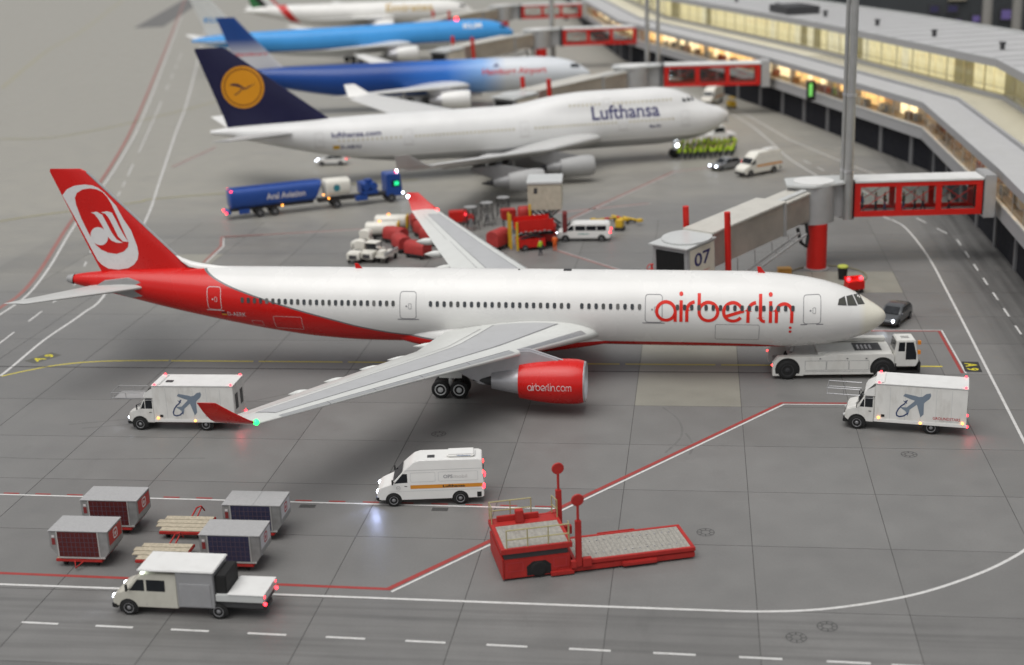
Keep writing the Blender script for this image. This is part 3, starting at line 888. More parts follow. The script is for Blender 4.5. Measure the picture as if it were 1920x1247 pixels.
def far_twin(loc, hd, label, L, r, zc, col, wingmat, finmat, eng, ymat=None, span=30, ftop=17.0, tailmat=None):
    root = thing('airliner', label, 'airliner', loc, hd)
    k = r/2.86; q = L/63.9
    tab = [(a*(q if a > 11 else 1), t*k, b*k, w*k) for a, t, b, w in [(0, -.42, -.42, 0), (.12, -.1, -.78, .34), (.5, .26, -1.16, .8), (1.2, .72, -1.62, 1.3), (2.2, 1.32, -2.02, 1.82), (3.2, 1.8, -2.3, 2.18), (4.5, 2.2, -2.55, 2.48), (6, 2.5, -2.71, 2.69), (8, 2.73, -2.82, 2.81), (10.5, 2.85, -2.86, 2.86),
           (25, 2.86, -2.86, 2.86), (39, 2.86, -2.84, 2.86), (43, 2.86, -2.62, 2.82), (47, 2.86, -2.12, 2.62), (51, 2.86, -1.42, 2.28), (55, 2.8, -.62, 1.8), (59, 2.62, .3, 1.2), (62, 2.34, .98, .68), (63.9, 1.95, 1.5, .2)]]
    body = Body(tab, zc)
    body.mesh('fuselage', paint(label[:20].replace(' ', '_')+'_livery', col, .28, .12), root, 70)
    fin = [(zc+1.6, 52.4*q, 9.0, .09), (zc+3.6, 54.6*q, 7.4, .085), (ftop, 61.6*q, 3.1, .08)]
    fo = fin_mesh(fin, 'fin', finmat, root)
    wl_ = Wing([(1.2, 20.6*q, 12.6, zc-1.5, .14), (3, 21.7*q, 11.4, zc-1.35, .14), (9.5, 26.6*q, 7.6, zc-.75, .115), (span, 41*q, 2.2, zc+1.3, .09)])
    for sd in (-1, 1):
        wl_.mesh('wing', wingmat, root, sd, 14)
        engine(root, 'engine', 21.5*q, 5.0, eng, 9.5, zc-2.75, (wingmat, SILVER, MATS['nozzle_grey']), sd, [(21.5*q+1.5, zc-1.4), (21.5*q+4, zc-.7), (21.5*q+8, zc-.9), (21.5*q+6, zc-2.2)])
    tl = Wing([(.6, 56.6*q, 5.8, zc+1.2, .09), (10, 63*q, 2, zc+2.4, .08)], 0)
    for sd in (-1, 1): tl.mesh('tailplane', tailmat or wingmat, root, sd, 8)
    simple_gear(root, [(33*q, -5.3), (33*q, 5.3)], .62)
    m = MB(); m.cyl((-6.5, 0, .5), (-6.5, 0, zc-1.8), .15); o = m.build('landing_gear', GEARM, root, smooth=True)
    wheel_set(o, 'wheel', [(-6.5, -.4, .5), (-6.5, .4, .5)], .5, .3, False)
    for sg in (-1, 1):
        decal('cockpit_window', poly2([(-3.7, zc+1.05), (-1.9, zc+.85), (-2.3, zc+1.45), (-3.6, zc+1.55)]), on_body(body, sg, .03), GLASS, root, .15, .2)
    return root, body, fin, fo

def blue_col(N, L, s, z):
    t = N.new('ShaderNodeMapRange'); t.inputs[1].default_value = 15; t.inputs[2].default_value = 36
    L.new(s, t.inputs[0])
    cr = N.new('ShaderNodeValToRGB')
    e = cr.color_ramp.elements
    e[0].color = (.62, .65, .68, 1); e[1].color = (.006, .052, .25, 1)
    q = cr.color_ramp.elements.new(.2); q.color = (.22, .40, .72, 1)
    q = cr.color_ramp.elements.new(.5); q.color = (.02, .14, .50, 1)
    L.new(t.outputs[0], cr.inputs[0])
    return cr.outputs[0]
def fin_grad(name, c0, c1, z0, z1):
    def f(N, L, s, z):
        t = N.new('ShaderNodeMapRange'); t.inputs[1].default_value = z0; t.inputs[2].default_value = z1
        L.new(z, t.inputs[0])
        return nmix(N, L, t.outputs[0], c0, c1)
    return paint(name, f, .3, .4)
bl, bodyB, finB, foB = far_twin((-22.3, 162.5, 0), R(10.3), 'twin engine airliner fading from royal blue tail to white nose', 64, 2.95, 5.25, blue_col, WHITE,
    fin_grad('blue_fading_fin', (.50, .50, .52), (.007, .05, .22), 10.2, 13.2), 1.6)
REDP = PM('red_print', (.55, .05, .05), .4)
decal('lettering', fit(text2d('Hamburg Airport', 1, .02), -19.2, -8.0, 5.35, 6.7), on_body(bodyB, -1, .03), REDP, bl, .3)
decal('emblem', poly2([(-17.4, 7.0), (-16.2, 6.95), (-16.6, 7.5)]), on_body(bodyB, -1, .03), NAVYP, bl, .3)
decal('lettering', fit(text2d('Hamburg', 1, .02), 56.5, 62.5, 10.2, 10.9), lambda u, v: fin_side(finB, 119-u, v, .03), REDP, foB)

def sky_col(N, L, s, z):
    return nmix(N, L, nm(N, L, 'LESS_THAN', z, 3.9), nmix(N, L, nm(N, L, 'LESS_THAN', z, 4.25), (.055, .31, .70), (.03, .08, .3)), (.62, .63, .62))
kl, bodyK, finK, foK = far_twin((-46.3, 242.5, 0), R(22.3), 'sky blue twin engine airliner with white fin and belly', 73.5, 3.1, 5.3, sky_col, WHITE,
    PM('fin_offwhite', (.62, .63, .61), .35, coat=.3), 1.7, span=32, ftop=18.4)
decal('lettering', fit(text2d('KLM', 1, .03), 66.6, 70.6, 11.0, 12.1), lambda u, v: fin_side(finK, 137.0-u, v, .03), PM('sky_blue_print', (.06, .28, .6), .4), foK)
decal('lettering', fit(text2d('KLM', 1, .03), -12.5, -8.2, 6.6, 7.7), on_body(bodyK, -1, .03), PM('white_print', (.7, .72, .74), .4), kl, .3)
MB().sphere((-13.5, 0, 8.6), .45).build('beacon', LEDR, kl)

def em_col(N, L, s, z):
    c = nmix(N, L, nm(N, L, 'LESS_THAN', z, 2.6), (.72, .71, .68), (.5, .5, .49))
    t = nm(N, L, 'SUBTRACT', s, nm(N, L, 'MULTIPLY', z, .8))
    return nmix(N, L, nm(N, L, 'LESS_THAN', nm(N, L, 'ABSOLUTE', nm(N, L, 'SUBTRACT', t, 46.6)), 1.3), c, (.50, .02, .018))
def em_fin(N, L, s, z):
    t = nm(N, L, 'SUBTRACT', s, nm(N, L, 'MULTIPLY', z, .8))      # bands that run along the leading edge
    c = nmix(N, L, nm(N, L, 'GREATER_THAN', t, 48.2), (.50, .02, .018), (.66, .66, .64))
    c = nmix(N, L, nm(N, L, 'GREATER_THAN', t, 50.6), c, (.012, .014, .012))
    return nmix(N, L, nm(N, L, 'GREATER_THAN', t, 52.4), c, (.02, .14, .04))
em_, bodyE, finE, foE = far_twin((-66.2, 308.5, 0), R(8), 'white twin engine airliner with gold lettering and red striped fin', 63.9, 3.1, 5.3, em_col, WHITE,
    paint('red_green_black_fin', em_fin, .3, .4), 1.7, span=32, ftop=18.4)
decal('lettering', fit(text2d('Emirates', 1, .02), -24, -11, 5.7, 7.8), on_body(bodyE, -1, .03), PM('gold_print', (.48, .33, .10), .45), em_, .3)
# ---------------------------------------------------------------- apron
def apron_mat(name, base, light=0.0, rnd=0.06):
    m = bpy.data.materials.new(name); m.use_nodes = True
    N = m.node_tree.nodes; L = m.node_tree.links; p = N['Principled BSDF']
    ge = N.new('ShaderNodeNewGeometry'); sp = N.new('ShaderNodeSeparateXYZ'); L.new(ge.outputs['Position'], sp.inputs[0])
    def noise(sc, det=6, rough=.6, mscale=None, off=0):
        n = N.new('ShaderNodeTexNoise'); n.inputs['Scale'].default_value = sc; n.inputs['Detail'].default_value = det; n.inputs['Roughness'].default_value = rough
        mp = N.new('ShaderNodeMapping'); mp.inputs['Scale'].default_value = mscale or (1, 1, 1); mp.inputs['Location'].default_value = (off, off*.7, 0)
        L.new(ge.outputs['Position'], mp.inputs[0]); L.new(mp.outputs[0], n.inputs['Vector'])
        return n.outputs[0]
    def rng(x, a, b, c, d, smooth=False):
        r = N.new('ShaderNodeMapRange')
        if smooth: r.interpolation_type = 'SMOOTHSTEP'
        for i, q in enumerate((a, b, c, d)): r.inputs[i+1].default_value = q
        L.new(x, r.inputs[0]); return r.outputs[0]
    big = noise(.045, 4); mid = noise(.35, 8, .65, None, 3); fine = noise(7, 6, .7)
    col = nmix(N, L, rng(big, .35, .65, 0, 1), base, tuple(c*1.10 for c in base))
    # brighter light beyond the stands, put into the colour as a paler beige
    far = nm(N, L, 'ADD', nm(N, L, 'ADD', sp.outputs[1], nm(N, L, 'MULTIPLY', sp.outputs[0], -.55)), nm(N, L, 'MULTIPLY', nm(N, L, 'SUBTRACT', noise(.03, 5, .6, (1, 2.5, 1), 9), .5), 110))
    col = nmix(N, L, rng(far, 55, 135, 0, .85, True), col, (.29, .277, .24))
    sc = nm(N, L, 'MULTIPLY', rng(mid, .3, .7, .90, 1.07), rng(fine, .3, .7, .94, 1.05))
    # tyre wear along the service road in front and darker scuffs
    tyre = nm(N, L, 'MULTIPLY', rng(noise(1.0, 5, .55, (.05, 1.5, 1), 4), .45, .68, 0, .26), rng(sp.outputs[1], -23.4, -22.2, 1, 0))
    tyre_shade = nm(N, L, 'MULTIPLY', rng(noise(1.0, 5, .55, (1.5, .05, 1), 4), .35, .68, .12, .5), rng(sp.outputs[0], 19.5, 22.5, 0, 1))  # tyre streaks, plus the shade beside the terminal painted into the colour
    scuff = rng(noise(.22, 7, .7, (1, .4, 1), 12), .60, .75, 0, .13)
    dust = rng(noise(.6, 8, .75, (.4, 1.4, 1), 21), .58, .78, 0, .14)
    for q in (tyre, tyre_shade, scuff):
        sc = nm(N, L, 'MULTIPLY', sc, nm(N, L, 'SUBTRACT', 1.0, q))
    oi = N.new('ShaderNodeObjectInfo')
    sc = nm(N, L, 'MULTIPLY', sc, rng(oi.outputs['Random'], 0, 1, 1-rnd, 1+rnd))
    vm = N.new('ShaderNodeVectorMath'); vm.operation = 'SCALE'; L.new(col, vm.inputs[0]); L.new(sc, vm.inputs['Scale'])
    out = nmix(N, L, dust, vm.outputs[0], (.31, .30, .275))
    L.new(out, p.inputs['Base Color'])
    L.new(rng(mid, .3, .7, .36, .56), p.inputs['Roughness'])
    p.inputs['Specular IOR Level'].default_value = .3
    bp = N.new('ShaderNodeBump'); bp.inputs['Strength'].default_value = .25; bp.inputs['Distance'].default_value = .02
    L.new(fine, bp.inputs['Height']); L.new(bp.outputs[0], p.inputs['Normal'])
    return m

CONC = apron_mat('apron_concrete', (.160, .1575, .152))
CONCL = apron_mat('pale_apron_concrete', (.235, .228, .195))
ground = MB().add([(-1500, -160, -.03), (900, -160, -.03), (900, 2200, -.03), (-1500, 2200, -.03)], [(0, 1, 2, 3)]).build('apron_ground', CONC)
tag(ground, kind='structure')
DX, DY = 7.625, 7.464
seal = MB().add([(-10*DX, -5*DY, -.022), (4*DX, -5*DY, -.022), (4*DX, 9*DY, -.022), (-10*DX, 9*DY, -.022)], [(0, 1, 2, 3)]).build('joint_sealant', PM('bitumen', (.082, .08, .077), .8, var=.2, scale=3, coord='Object'), ground)
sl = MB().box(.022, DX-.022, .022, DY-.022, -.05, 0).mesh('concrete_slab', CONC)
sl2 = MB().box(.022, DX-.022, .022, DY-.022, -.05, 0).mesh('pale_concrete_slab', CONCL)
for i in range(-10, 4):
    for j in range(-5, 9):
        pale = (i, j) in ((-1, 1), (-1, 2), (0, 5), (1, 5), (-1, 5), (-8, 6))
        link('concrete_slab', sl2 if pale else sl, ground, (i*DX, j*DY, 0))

# painted markings
WL = PM('white_road_paint', (.56, .555, .54), .55, var=.1, scale=1.5, dirt=.35)
RL = PM('red_road_paint', (.30, .045, .04), .55, var=.12, scale=1.5, dirt=.35)
YL = PM('yellow_road_paint', (.60, .51, .05), .55, var=.12, scale=1.5, dirt=.2)
BKL = PM('black_road_paint', (.03, .03, .03), .6, var=.1)
PINK = PM('worn_red_paint', (.29, .13, .115), .6, var=.12, scale=1.2, dirt=.2)
def strip(name, pts, w, mat, z=.006):
    vs, fs = ribbon(pts, w)
    return MB().add([(a, b, z) for a, b in vs], fs).build(name, mat, ground)
def smooth_line(pts, k=6):
    out = []
    n = len(pts)
    for i in range(n-1):
        p0, p1, p2, p3 = pts[max(i-1, 0)], pts[i], pts[i+1], pts[min(i+2, n-1)]
        for j in range(k):
            t = j/k
            out.append(tuple(.5*((2*p1[q])+(-p0[q]+p2[q])*t+(2*p0[q]-5*p1[q]+4*p2[q]-p3[q])*t*t+(-p0[q]+3*p1[q]-3*p2[q]+p3[q])*t**3) for q in (0, 1)))
    return out+[pts[-1]]
strip('white_line', smooth_line([(-80, -21.6), (-41.5, -22.0), (-26.1, -22.2), (-11.6, -22.4), (-3.3, -22.5), (.5, -22.45), (3.8, -21.9), (7.7, -20.4), (10.7, -18.5), (13.4, -16.2), (15.6, -13.5), (17.3, -9.5), (18.05, -4), (18.2, 1.3), (18.6, 16.5), (19.1, 36.3), (19.35, 50.6), (18.9, 62), (18.1, 66), (17.2, 68.2), (14.5, 79), (12.2, 89.8), (9, 104), (6.9, 119), (3.6, 138), (-4, 165), (-20, 215)]), .2, WL)
strip('red_line', [(-80, -20.25), (-42.1, -20.7), (-32.6, -20.92), (-19.6, -21.25), (2.9, 8.35), (13.5, 8.5)], .27, RL)
strip('white_line', [(-19.35, -21.55), (3.02, 8.05), (13.6, 8.2)], .16, WL, .01)
strip('white_line', [(-80, -9.75), (-47.4, -10.12), (-11.5, -10.5)], .16, WL)
for i in range(22):
    x = -58+i*2.15*1.0
    if x < -12.5: strip('red_dash', [(x, -9.92-.009*(x+47)), (x+1.05, -9.92-.009*(x+48))], .16, RL, .01)
for i in range(24):
    x = -50.6+i*4.13
    if x < 6: strip('lane_dash', [(x, -25.72-.0272*(x+50)), (x+2.05, -25.72-.0272*(x+52))], .17, WL)
strip('white_line', [(6.1, -27.3), (40, -28.2)], .17, WL)
# yellow lead-in line with its gaps at the joints, and the guide slot beside it
lead = [(-47, 16.75), (-41, 16.85), (-33, 16.8)]
x = -46.0
strip('yellow_line', smooth_line([(-63, 8.0), (-58.8, 12.4), (-56.9, 14.2), (-54.8, 15.6), (-51.5, 16.5), (-46.2, 16.78)]), .2, YL)
while x < 15:
    x2 = min(x+7.0, 15.4)
    strip('yellow_line', [(x, 16.72), (x2, 16.72)], .22, YL)
    x += 7.45
strip('guide_slot', [(-76, 14.93), (3.2, 14.93)], .13, PM('slot_dark', (.02, .02, .019), .7), .008)
# stand corner box and number panels
strip('red_line', [(16.62, 15.2), (16.55, 25.75), (8.5, 25.75)], .24, RL)
strip('white_line', [(16.87, 15.2), (16.80, 26.0), (8.5, 26.0)], .13, WL)
def ground_sign(cx, cy, w, h, rz, txt, pm=None):
    o = MB().obox((0, 0, 0), (w, h, .004)).build('stand_number_panel', pm or BKL, ground, (cx, cy, .009), (0, 0, rz))
    decal('stand_number', fit(text2d(txt, 1, .03), -w*.36, w*.36, -h*.36, h*.36), lambda u, v: (u, v, .005), PM('bright_yellow_paint', (.55, .48, .03), .55), o)
ground_sign(17.55, 16.7, 2.4, 1.25, R(-93), 'A 9')
ground_sign(-57.3, 17.2, 2.6, 1.4, R(60), 'A 9', PM('grey_panel_paint', (.10, .10, .085), .6))
# faded lines round the other stands
for pts in ([(-54.4, 48.7), (-54.9, 55.8), (-56.2, 59.8), (-43.2, 62.9), (-36, 64.5)], [(-18.1, 53.7), (-11.5, 46.1), (-6, 39.8)], [(-17.9, 67.6), (-6.5, 95.4), (-1.8, 97.8), (6.5, 99)], [(-24, 69.5), (-9, 76)], [(-78, 103), (-77, 119)]):
    strip('worn_red_line', pts, .3, PINK)
    strip('worn_white_line', [(a+.33, b-.12) for a, b in pts], .16, WL)
# road that runs off along the left
strip('red_line', smooth_line([(-68.2, 24), (-68.5, 31.9), (-68.9, 37.3), (-71.4, 47.1), (-77.4, 67), (-89.2, 109), (-109.4, 172), (-180, 383), (-260, 620)]), .45, PINK)
strip('white_line', smooth_line([(-67.3, 23), (-67.4, 29.6), (-67.9, 36.3), (-70.6, 47.1), (-76.6, 67), (-88.3, 109), (-108.3, 172), (-179, 383)]), .24, WL)
strip('white_line', smooth_line([(-59, 5), (-58.8, 12.6), (-59.5, 22), (-59.5, 30), (-60.4, 38), (-68.8, 69.6), (-75.9, 92.5), (-88.6, 133), (-105.5, 187), (-170, 385)]), .26, WL)
cl = smooth_line([(-62.6, 14), (-63.3, 23.5), (-64.0, 33), (-65.0, 41), (-72.2, 64), (-82.1, 96.6), (-103.3, 164), (-134, 260)], 12)
acc = 0
for a, b in zip(cl, cl[1:]):
    if int(acc/3.2) % 2 == 0: strip('lane_dash', [a, b], .18, WL)
    acc += math.hypot(b[0]-a[0], b[1]-a[1])
for i in range(17):
    y = 20+i*5.0
    strip('lane_dash', [(22.6+.012*min(y, 56)-(0 if y < 58 else (y-58)*.28), y), (22.6+.012*min(y+2.4, 56)-(0 if y < 58 else (y-55.6)*.28), y+2.4)], .18, WL)
strip('white_line', [(21.6, 86), (16.9, 97.8), (9.9, 118.9), (4.5, 143.3), (-12, 190)], .2, WL)
for pts in ([(-151, 197), (-177, 275), (-192, 330), (-238, 476)], [(-118, 130), (-107.5, 132), (-97.5, 157), (-90, 190)], [(-87, 68.6), (-84, 71.5), (-74, 78.8), (-70, 82), (-40, 92)]):
    strip('worn_yellow_line', smooth_line(pts), .35, PM('faded_yellow_paint', (.34, .31, .15), .6, var=.15, dirt=.3))
strip('dark_strip', [(-205, 470), (-174, 340)], 9, PM('strip_dark_grey', (.13, .128, .124), .7), .004)  # darker grey strip across the far apron
# faint tyre scrub marks
TM = PM('tyre_scrub', (.146, .144, .139), .6, var=.25, scale=2.5)
for pts in ([(-5.6, 7.2), (-4.4, 4.6), (-4.2, 1.6), (-5.2, -1.4)], [(-3.9, 2.2), (-3.4, .2), (-3.6, -1.6)], [(-47, 1.5), (-38, 4.5), (-28, 12)], [(-48.3, 2.2), (-39, 5.6), (-29, 13.1)], [(-60, -3), (-48, -4.2), (-36, -3.6)]):
    strip('tyre_mark', smooth_line(pts, 8), .16, TM, .003)
# drain covers
dm = MB()
for r, w in ((.50, .05), (.26, .05)):
    vs, fs = ribbon(arc(0, 0, r, 0, 345, 23), w, True); dm.add([(a, b, .009) for a, b in vs], fs)
for k in range(8):
    a = 2*math.pi*k/8
    vs, fs = ribbon([(.28*math.cos(a), .28*math.sin(a)), (.5*math.cos(a), .5*math.sin(a))], .07); dm.add([(p, q, .008) for p, q in vs], fs)
dme = dm.mesh('drain_cover', PM('iron_cover', (.095, .094, .092), .7, metal=.3))
for a, b in ((-20.9, 1.4), (10.5, -1.0), (-2.6, -13.3), (1.8, -25.0), (3.4, -23.8)):
    link('drain_cover', dme, ground, (a, b, 0))
gm = MB()
for k in range(7): gm.box(-.5, .5, -.24+.07*k, -.2+.07*k, .004, .012)
gme = gm.mesh('drain_grate', MATS['iron_cover'])
for a, b in ((-18.6, -10.95), (-40.6, -10.75), (-26.9, -10.9)): link('drain_grate', gme, ground, (a, b, 0))

# ---------------------------------------------------------------- terminal
PATH = [(25.0, 0), (25.6, 50), (24.9, 94.5), (8.0, 147.5), (-6, 185), (-20.5, 223), (-33, 285), (-52, 420)]
def offs(d):
    out = []
    n = len(PATH)
    for i, p in enumerate(PATH):
        P = Vector(p)
        ns = []
        if i > 0: e = (P-Vector(PATH[i-1])).normalized(); ns.append(Vector((e.y, -e.x)))
        if i < n-1: e = (Vector(PATH[i+1])-P).normalized(); ns.append(Vector((e.y, -e.x)))
        m = ns[0] if len(ns) == 1 else (ns[0]+ns[1]).normalized()
        out.append(P+m*(d/max(.3, m.dot(ns[0]))))
    return out
term = thing('terminal_building', 'long bent grey terminal with lit glazed galleries on two levels', 'building', (25.6, 50, 0))
TL = Vector((25.6, 50, 0))
def sweep(name, prof, mat, **k):
    """closed (offset, height) profile carried along the terminal's front line"""
    cols = [(offs(d), z) for d, z in prof]
    rings = [[(c[i].x-TL.x, c[i].y-TL.y, z) for c, z in cols] for i in range(len(PATH))]
    return MB().loft(rings).build(name, mat, term, **k)
def rect(d0, d1, z0, z1): return [(d0, z0), (d1, z0), (d1, z1), (d0, z1)]
FASC = PM('fascia_grey', (.34, .34, .345), .5, var=.04, scale=.3, dirt=.08)
TROOF = PM('terminal_roof', (.43, .43, .43), .6, var=.05, scale=.4, dirt=.1, coord='Object')
TERR = PM('terrace_deck', (.60, .57, .46), .6, var=.06, scale=.6, dirt=.1)
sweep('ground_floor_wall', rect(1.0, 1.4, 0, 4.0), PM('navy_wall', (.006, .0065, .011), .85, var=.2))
sweep('ledge', rect(0, 4.2, 4.0, 5.4), FASC)
sweep('ledge_cap', rect(-.08, .25, 5.402, 5.6), LGREY)
sweep('gallery_floor', rect(.26, 8.0, 5.402, 5.55), PM('gallery_floor', (.20, .15, .10), .5, var=.2))
sweep('lower_roof', rect(-.1, 4.2, 8.0, 8.75), TROOF)
sweep('lower_fascia', rect(-.16, -.102, 7.9, 8.74), FASC)
sweep('parapet', rect(4.202, 4.55, 8.0, 9.15), FASC)
sweep('terrace_deck', rect(4.552, 10.0, 8.2, 8.55), TERR)
sweep('upper_plinth', rect(10.002, 10.4, 8.2, 9.1), FASC)
sweep('upper_floor', rect(10.402, 26, 8.4, 8.9), TERR)
sweep('upper_roof', rect(8.9, 27, 13.0, 13.75), TROOF)
sweep('upper_fascia', rect(8.82, 8.898, 12.75, 13.74), FASC)
sweep('roof_edge', rect(26.7, 27.15, 13.752, 14.1), LGREY)
sweep('rear_wall', rect(26.2, 26.6, 0, 12.98), GREY)
GAL = EM('gallery_glow', (.78, .52, .22), .55)
UPG = PM('upper_hall_wall', (.66, .56, .30), .7, var=.2, scale=.5)
def lit(name, col, st, sc=.4):
    m = bpy.data.materials.new(name); m.use_nodes = True
    N = m.node_tree.nodes; L = m.node_tree.links; p = N['Principled BSDF']
    tc = N.new('ShaderNodeTexCoord'); nz = N.new('ShaderNodeTexNoise'); nz.inputs['Scale'].default_value = sc; nz.inputs['Detail'].default_value = 3
    L.new(tc.outputs['Object'], nz.inputs['Vector'])
    mr = N.new('ShaderNodeMapRange'); mr.inputs[1].default_value = .3; mr.inputs[2].default_value = .7; mr.inputs[3].default_value = st*.55; mr.inputs[4].default_value = st*1.3
    L.new(nz.outputs[0], mr.inputs[0]); L.new(mr.outputs[0], p.inputs['Emission Strength'])
    p.inputs['Emission Color'].default_value = (*col, 1); p.inputs['Base Color'].default_value = (*[c*.5 for c in col], 1)
    return m
sweep('upper_hall_wall', rect(12.6, 12.9, 8.92, 12.98), lit('upper_hall_glow', (.80, .66, .34), .35, .15))
# glass
tg = bpy.data.materials.new('clear_glass'); tg.use_nodes = True
N = tg.node_tree.nodes; L = tg.node_tree.links; N.remove(N['Principled BSDF'])
tr = N.new('ShaderNodeBsdfTransparent'); tr.inputs[0].default_value = (.96, .97, .96, 1)
gl = N.new('ShaderNodeBsdfGlossy'); gl.inputs['Roughness'].default_value = .06
lw = N.new('ShaderNodeLayerWeight'); lw.inputs['Blend'].default_value = .5
ms = N.new('ShaderNodeMixShader'); L.new(nm(N, L, 'ADD', nm(N, L, 'MULTIPLY', nm(N, L, 'POWER', lw.outputs['Facing'], 5.0), .35), .03), ms.inputs[0]); L.new(tr.outputs[0], ms.inputs[1]); L.new(gl.outputs[0], ms.inputs[2])
L.new(ms.outputs[0], N['Material Output'].inputs['Surface'])
def along(d, step, start=0):
    """points every step metres along the front line offset by d: (x, y, heading)"""
    P = offs(d); out = []
    for a, b in zip(P, P[1:]):
        Ln = (b-a).length; e = (b-a)/Ln; n = max(1, round(Ln/step)); w = Ln/n
        for i in range(n):
            c = a+e*(w*(i+.5))
            out.append((c.x, c.y, math.atan2(e.y, e.x), w))
    return out
def repeat(name, d, step, z, mk, mat, ymin=30, ymax=300, off=0.0, every=1, jitter=None):
    cache = {}; k = 0
    for i, (x, y, a, w) in enumerate(along(d, step)):
        if y < ymin or y > ymax or i % every: continue
        key = round(w, 1)
        if key not in cache:
            m = MB(); mk(m, key); cache[key] = m.mesh(name, mat)
        link(name, cache[key], term, (x-TL.x+off*math.cos(a), y-TL.y+off*math.sin(a), z), (0, 0, a))
repeat('window_pane', .32, 4.8, 5.6, lambda m, w: m.box(-w/2+.03, w/2-.03, -.01, .01, 0, 2.38), tg, 30, 300)
FR = PM('frame_grey', (.40, .40, .39), .45, metal=.3)
repeat('mullion', .32, 4.8, 5.6, lambda m, w: m.box(w/2-.06, w/2+.06, -.03, .03, 0, 2.39), FR, 30, 240)
repeat('transom', .30, 4.8, 6.75, lambda m, w: m.box(-w/2+.065, w/2-.065, -.02, -.005, 0, .04), FR, 30, 150)
repeat('column', .93, 9.5, 0, lambda m, w: m.box(-.4, .4, -.068, .14, 0, 3.998), PM('column_grey', (.17, .17, .175), .6), 20, 240)
repeat('upper_pane', 10.2, 5.2, 9.105, lambda m, w: m.box(-w/2+.03, w/2-.03, -.01, .01, 0, 3.89), tg, 50, 300)
repeat('upper_mullion', 10.2, 5.2, 9.105, lambda m, w: m.box(w/2-.09, w/2+.09, -.03, .03, 0, 3.89), PM('bronze_frame', (.30, .26, .16), .5), 50, 260)
repeat('upper_rail', 10.0, 5.2, 10.0, lambda m, w: m.box(-w/2+.07, w/2-.07, -.03, .03, 0, .06), MATS['bronze_frame'], 50, 160)
# screens standing behind the upper glazing
UPL = [lit('screen_cream', (.92, .80, .46), .62, .3), lit('screen_pale', (.95, .86, .58), .54, .3), lit('screen_olive', (.50, .42, .20), .3, .3)]
um = {}
for i, (x, y, a, w) in enumerate(along(11.6, 2.7)):
    if y < 40 or y > 330: continue
    q = random.choices(range(3), (5, 3, 2))[0]; key = (q, round(w, 1))
    if key not in um: um[key] = MB().box(-w/2+.16, w/2-.16, -.05, .05, 0, 3.9).mesh('hall_screen', UPL[q])
    link('hall_screen', um[key], term, (x-TL.x, y-TL.y, 9.0), (0, 0, a))
# inside the gallery: wall panels, lamps, counters
LITS = [lit('amber_glow', (1.0, .60, .22), 1.2), lit('cream_glow', (1.0, .78, .44), 1.55), lit('brown_glow', (.62, .34, .15), .55), lit('dim_glow', (.45, .34, .22), .4)]
pm = {}
for i, (x, y, a, w) in enumerate(along(2.9, 2.6)):
    if y < 28 or y > 330: continue
    q = random.choices(range(4), (5, 4, 3, 1))[0] if y < 100 else random.choices(range(4), (5, 4, 2, 2))[0]
    key = (q, round(w, 1))
    if key not in pm: pm[key] = MB().box(-w/2+.02, w/2-.02, -.05, .05, 0, 2.4).mesh('gallery_wall_panel', LITS[q])
    link('gallery_wall_panel', pm[key], term, (x-TL.x, y-TL.y, 5.56), (0, 0, a))
lm_ = MB().box(-.55, .55, -.3, .3, -.1, 0).mesh('ceiling_lamp', EM('warm_lamp', (1, .66, .30), 6))
for i, (x, y, a, w) in enumerate(along(2.0, 5.3)):
    if 28 < y < 300: link('ceiling_lamp', lm_, term, (x-TL.x, y-TL.y, 7.99), (0, 0, a))
CNT = [PM('counter_red', (.30, .07, .04), .5), PM('counter_wood', (.28, .17, .08), .5), PM('counter_grey', (.2, .2, .2), .5), PM('counter_white', (.6, .57, .5), .5)]
cm = [MB().box(-.6, .6, -.35, .35, 0, .95).mesh('counter', c, bevel=.04) for c in CNT]
for i, (x, y, a, w) in enumerate(along(1.6, 2.1)):
    if 30 < y < 200 and random.random() < .62:
        link('counter', random.choice(cm), term, (x-TL.x+random.uniform(-.4, .4), y-TL.y, 5.56), (0, 0, a+random.choice((0, 0, 1.57))))
# roof details
for i, (x, y, a, w) in enumerate(along(14.5, 17)):
    if 60 < y < 250:
        m = MB(); m.cyl((0, 0, 0), (0, 0, .75), .32, .32, 12); m.cyl((0, 0, .75), (0, 0, 1.0), .45, .45, 12)
        m.build('roof_vent', DGREY, term, (x-TL.x, y-TL.y, 13.755), smooth=True)
seam = {}
for d, st in ((18, 6.0),):
    for i, (x, y, a, w) in enumerate(along(d, st)):
        if 50 < y < 260:
            if 0 not in seam: seam[0] = MB().box(-.05, .05, -8.9, 8.8, 0, .05).mesh('roof_seam', GREY)
            link('roof_seam', seam[0], term, (x-TL.x, y-TL.y, 13.752), (0, 0, a))
ru = MB().box(-4.5, 4.5, -3, 3, 0, 1.3)
ru.build('rooftop_plant', DGREY, term, (13.5-TL.x, 171-TL.y, 13.76), (0, 0, R(108)), bevel=.1)
tm_ = MB().box(-.03, .03, -2.7, 2.7, 0, .03).mesh('deck_joint', PM('deck_joint', (.34, .32, .26), .7))
for i, (x, y, a, w) in enumerate(along(7.27, .75)):
    if 55 < y < 150: link('deck_joint', tm_, term, (x-TL.x, y-TL.y, 8.552), (0, 0, a))
# green information screen hanging on the ledge
scr = thing('information_screen', 'small black screen lit green hanging on the terminal ledge', 'screen', (13.3, 126.0, 5.2), R(200))
MB().box(-.7, .7, -.0, .35, -.6, 2.3).build('case', BLACK, scr, bevel=.04)
MB().box(-.15, .42, .351, .36, .1, 2.0).build('display', EM('screen_green', (.25, .85, .18), .2), scr)

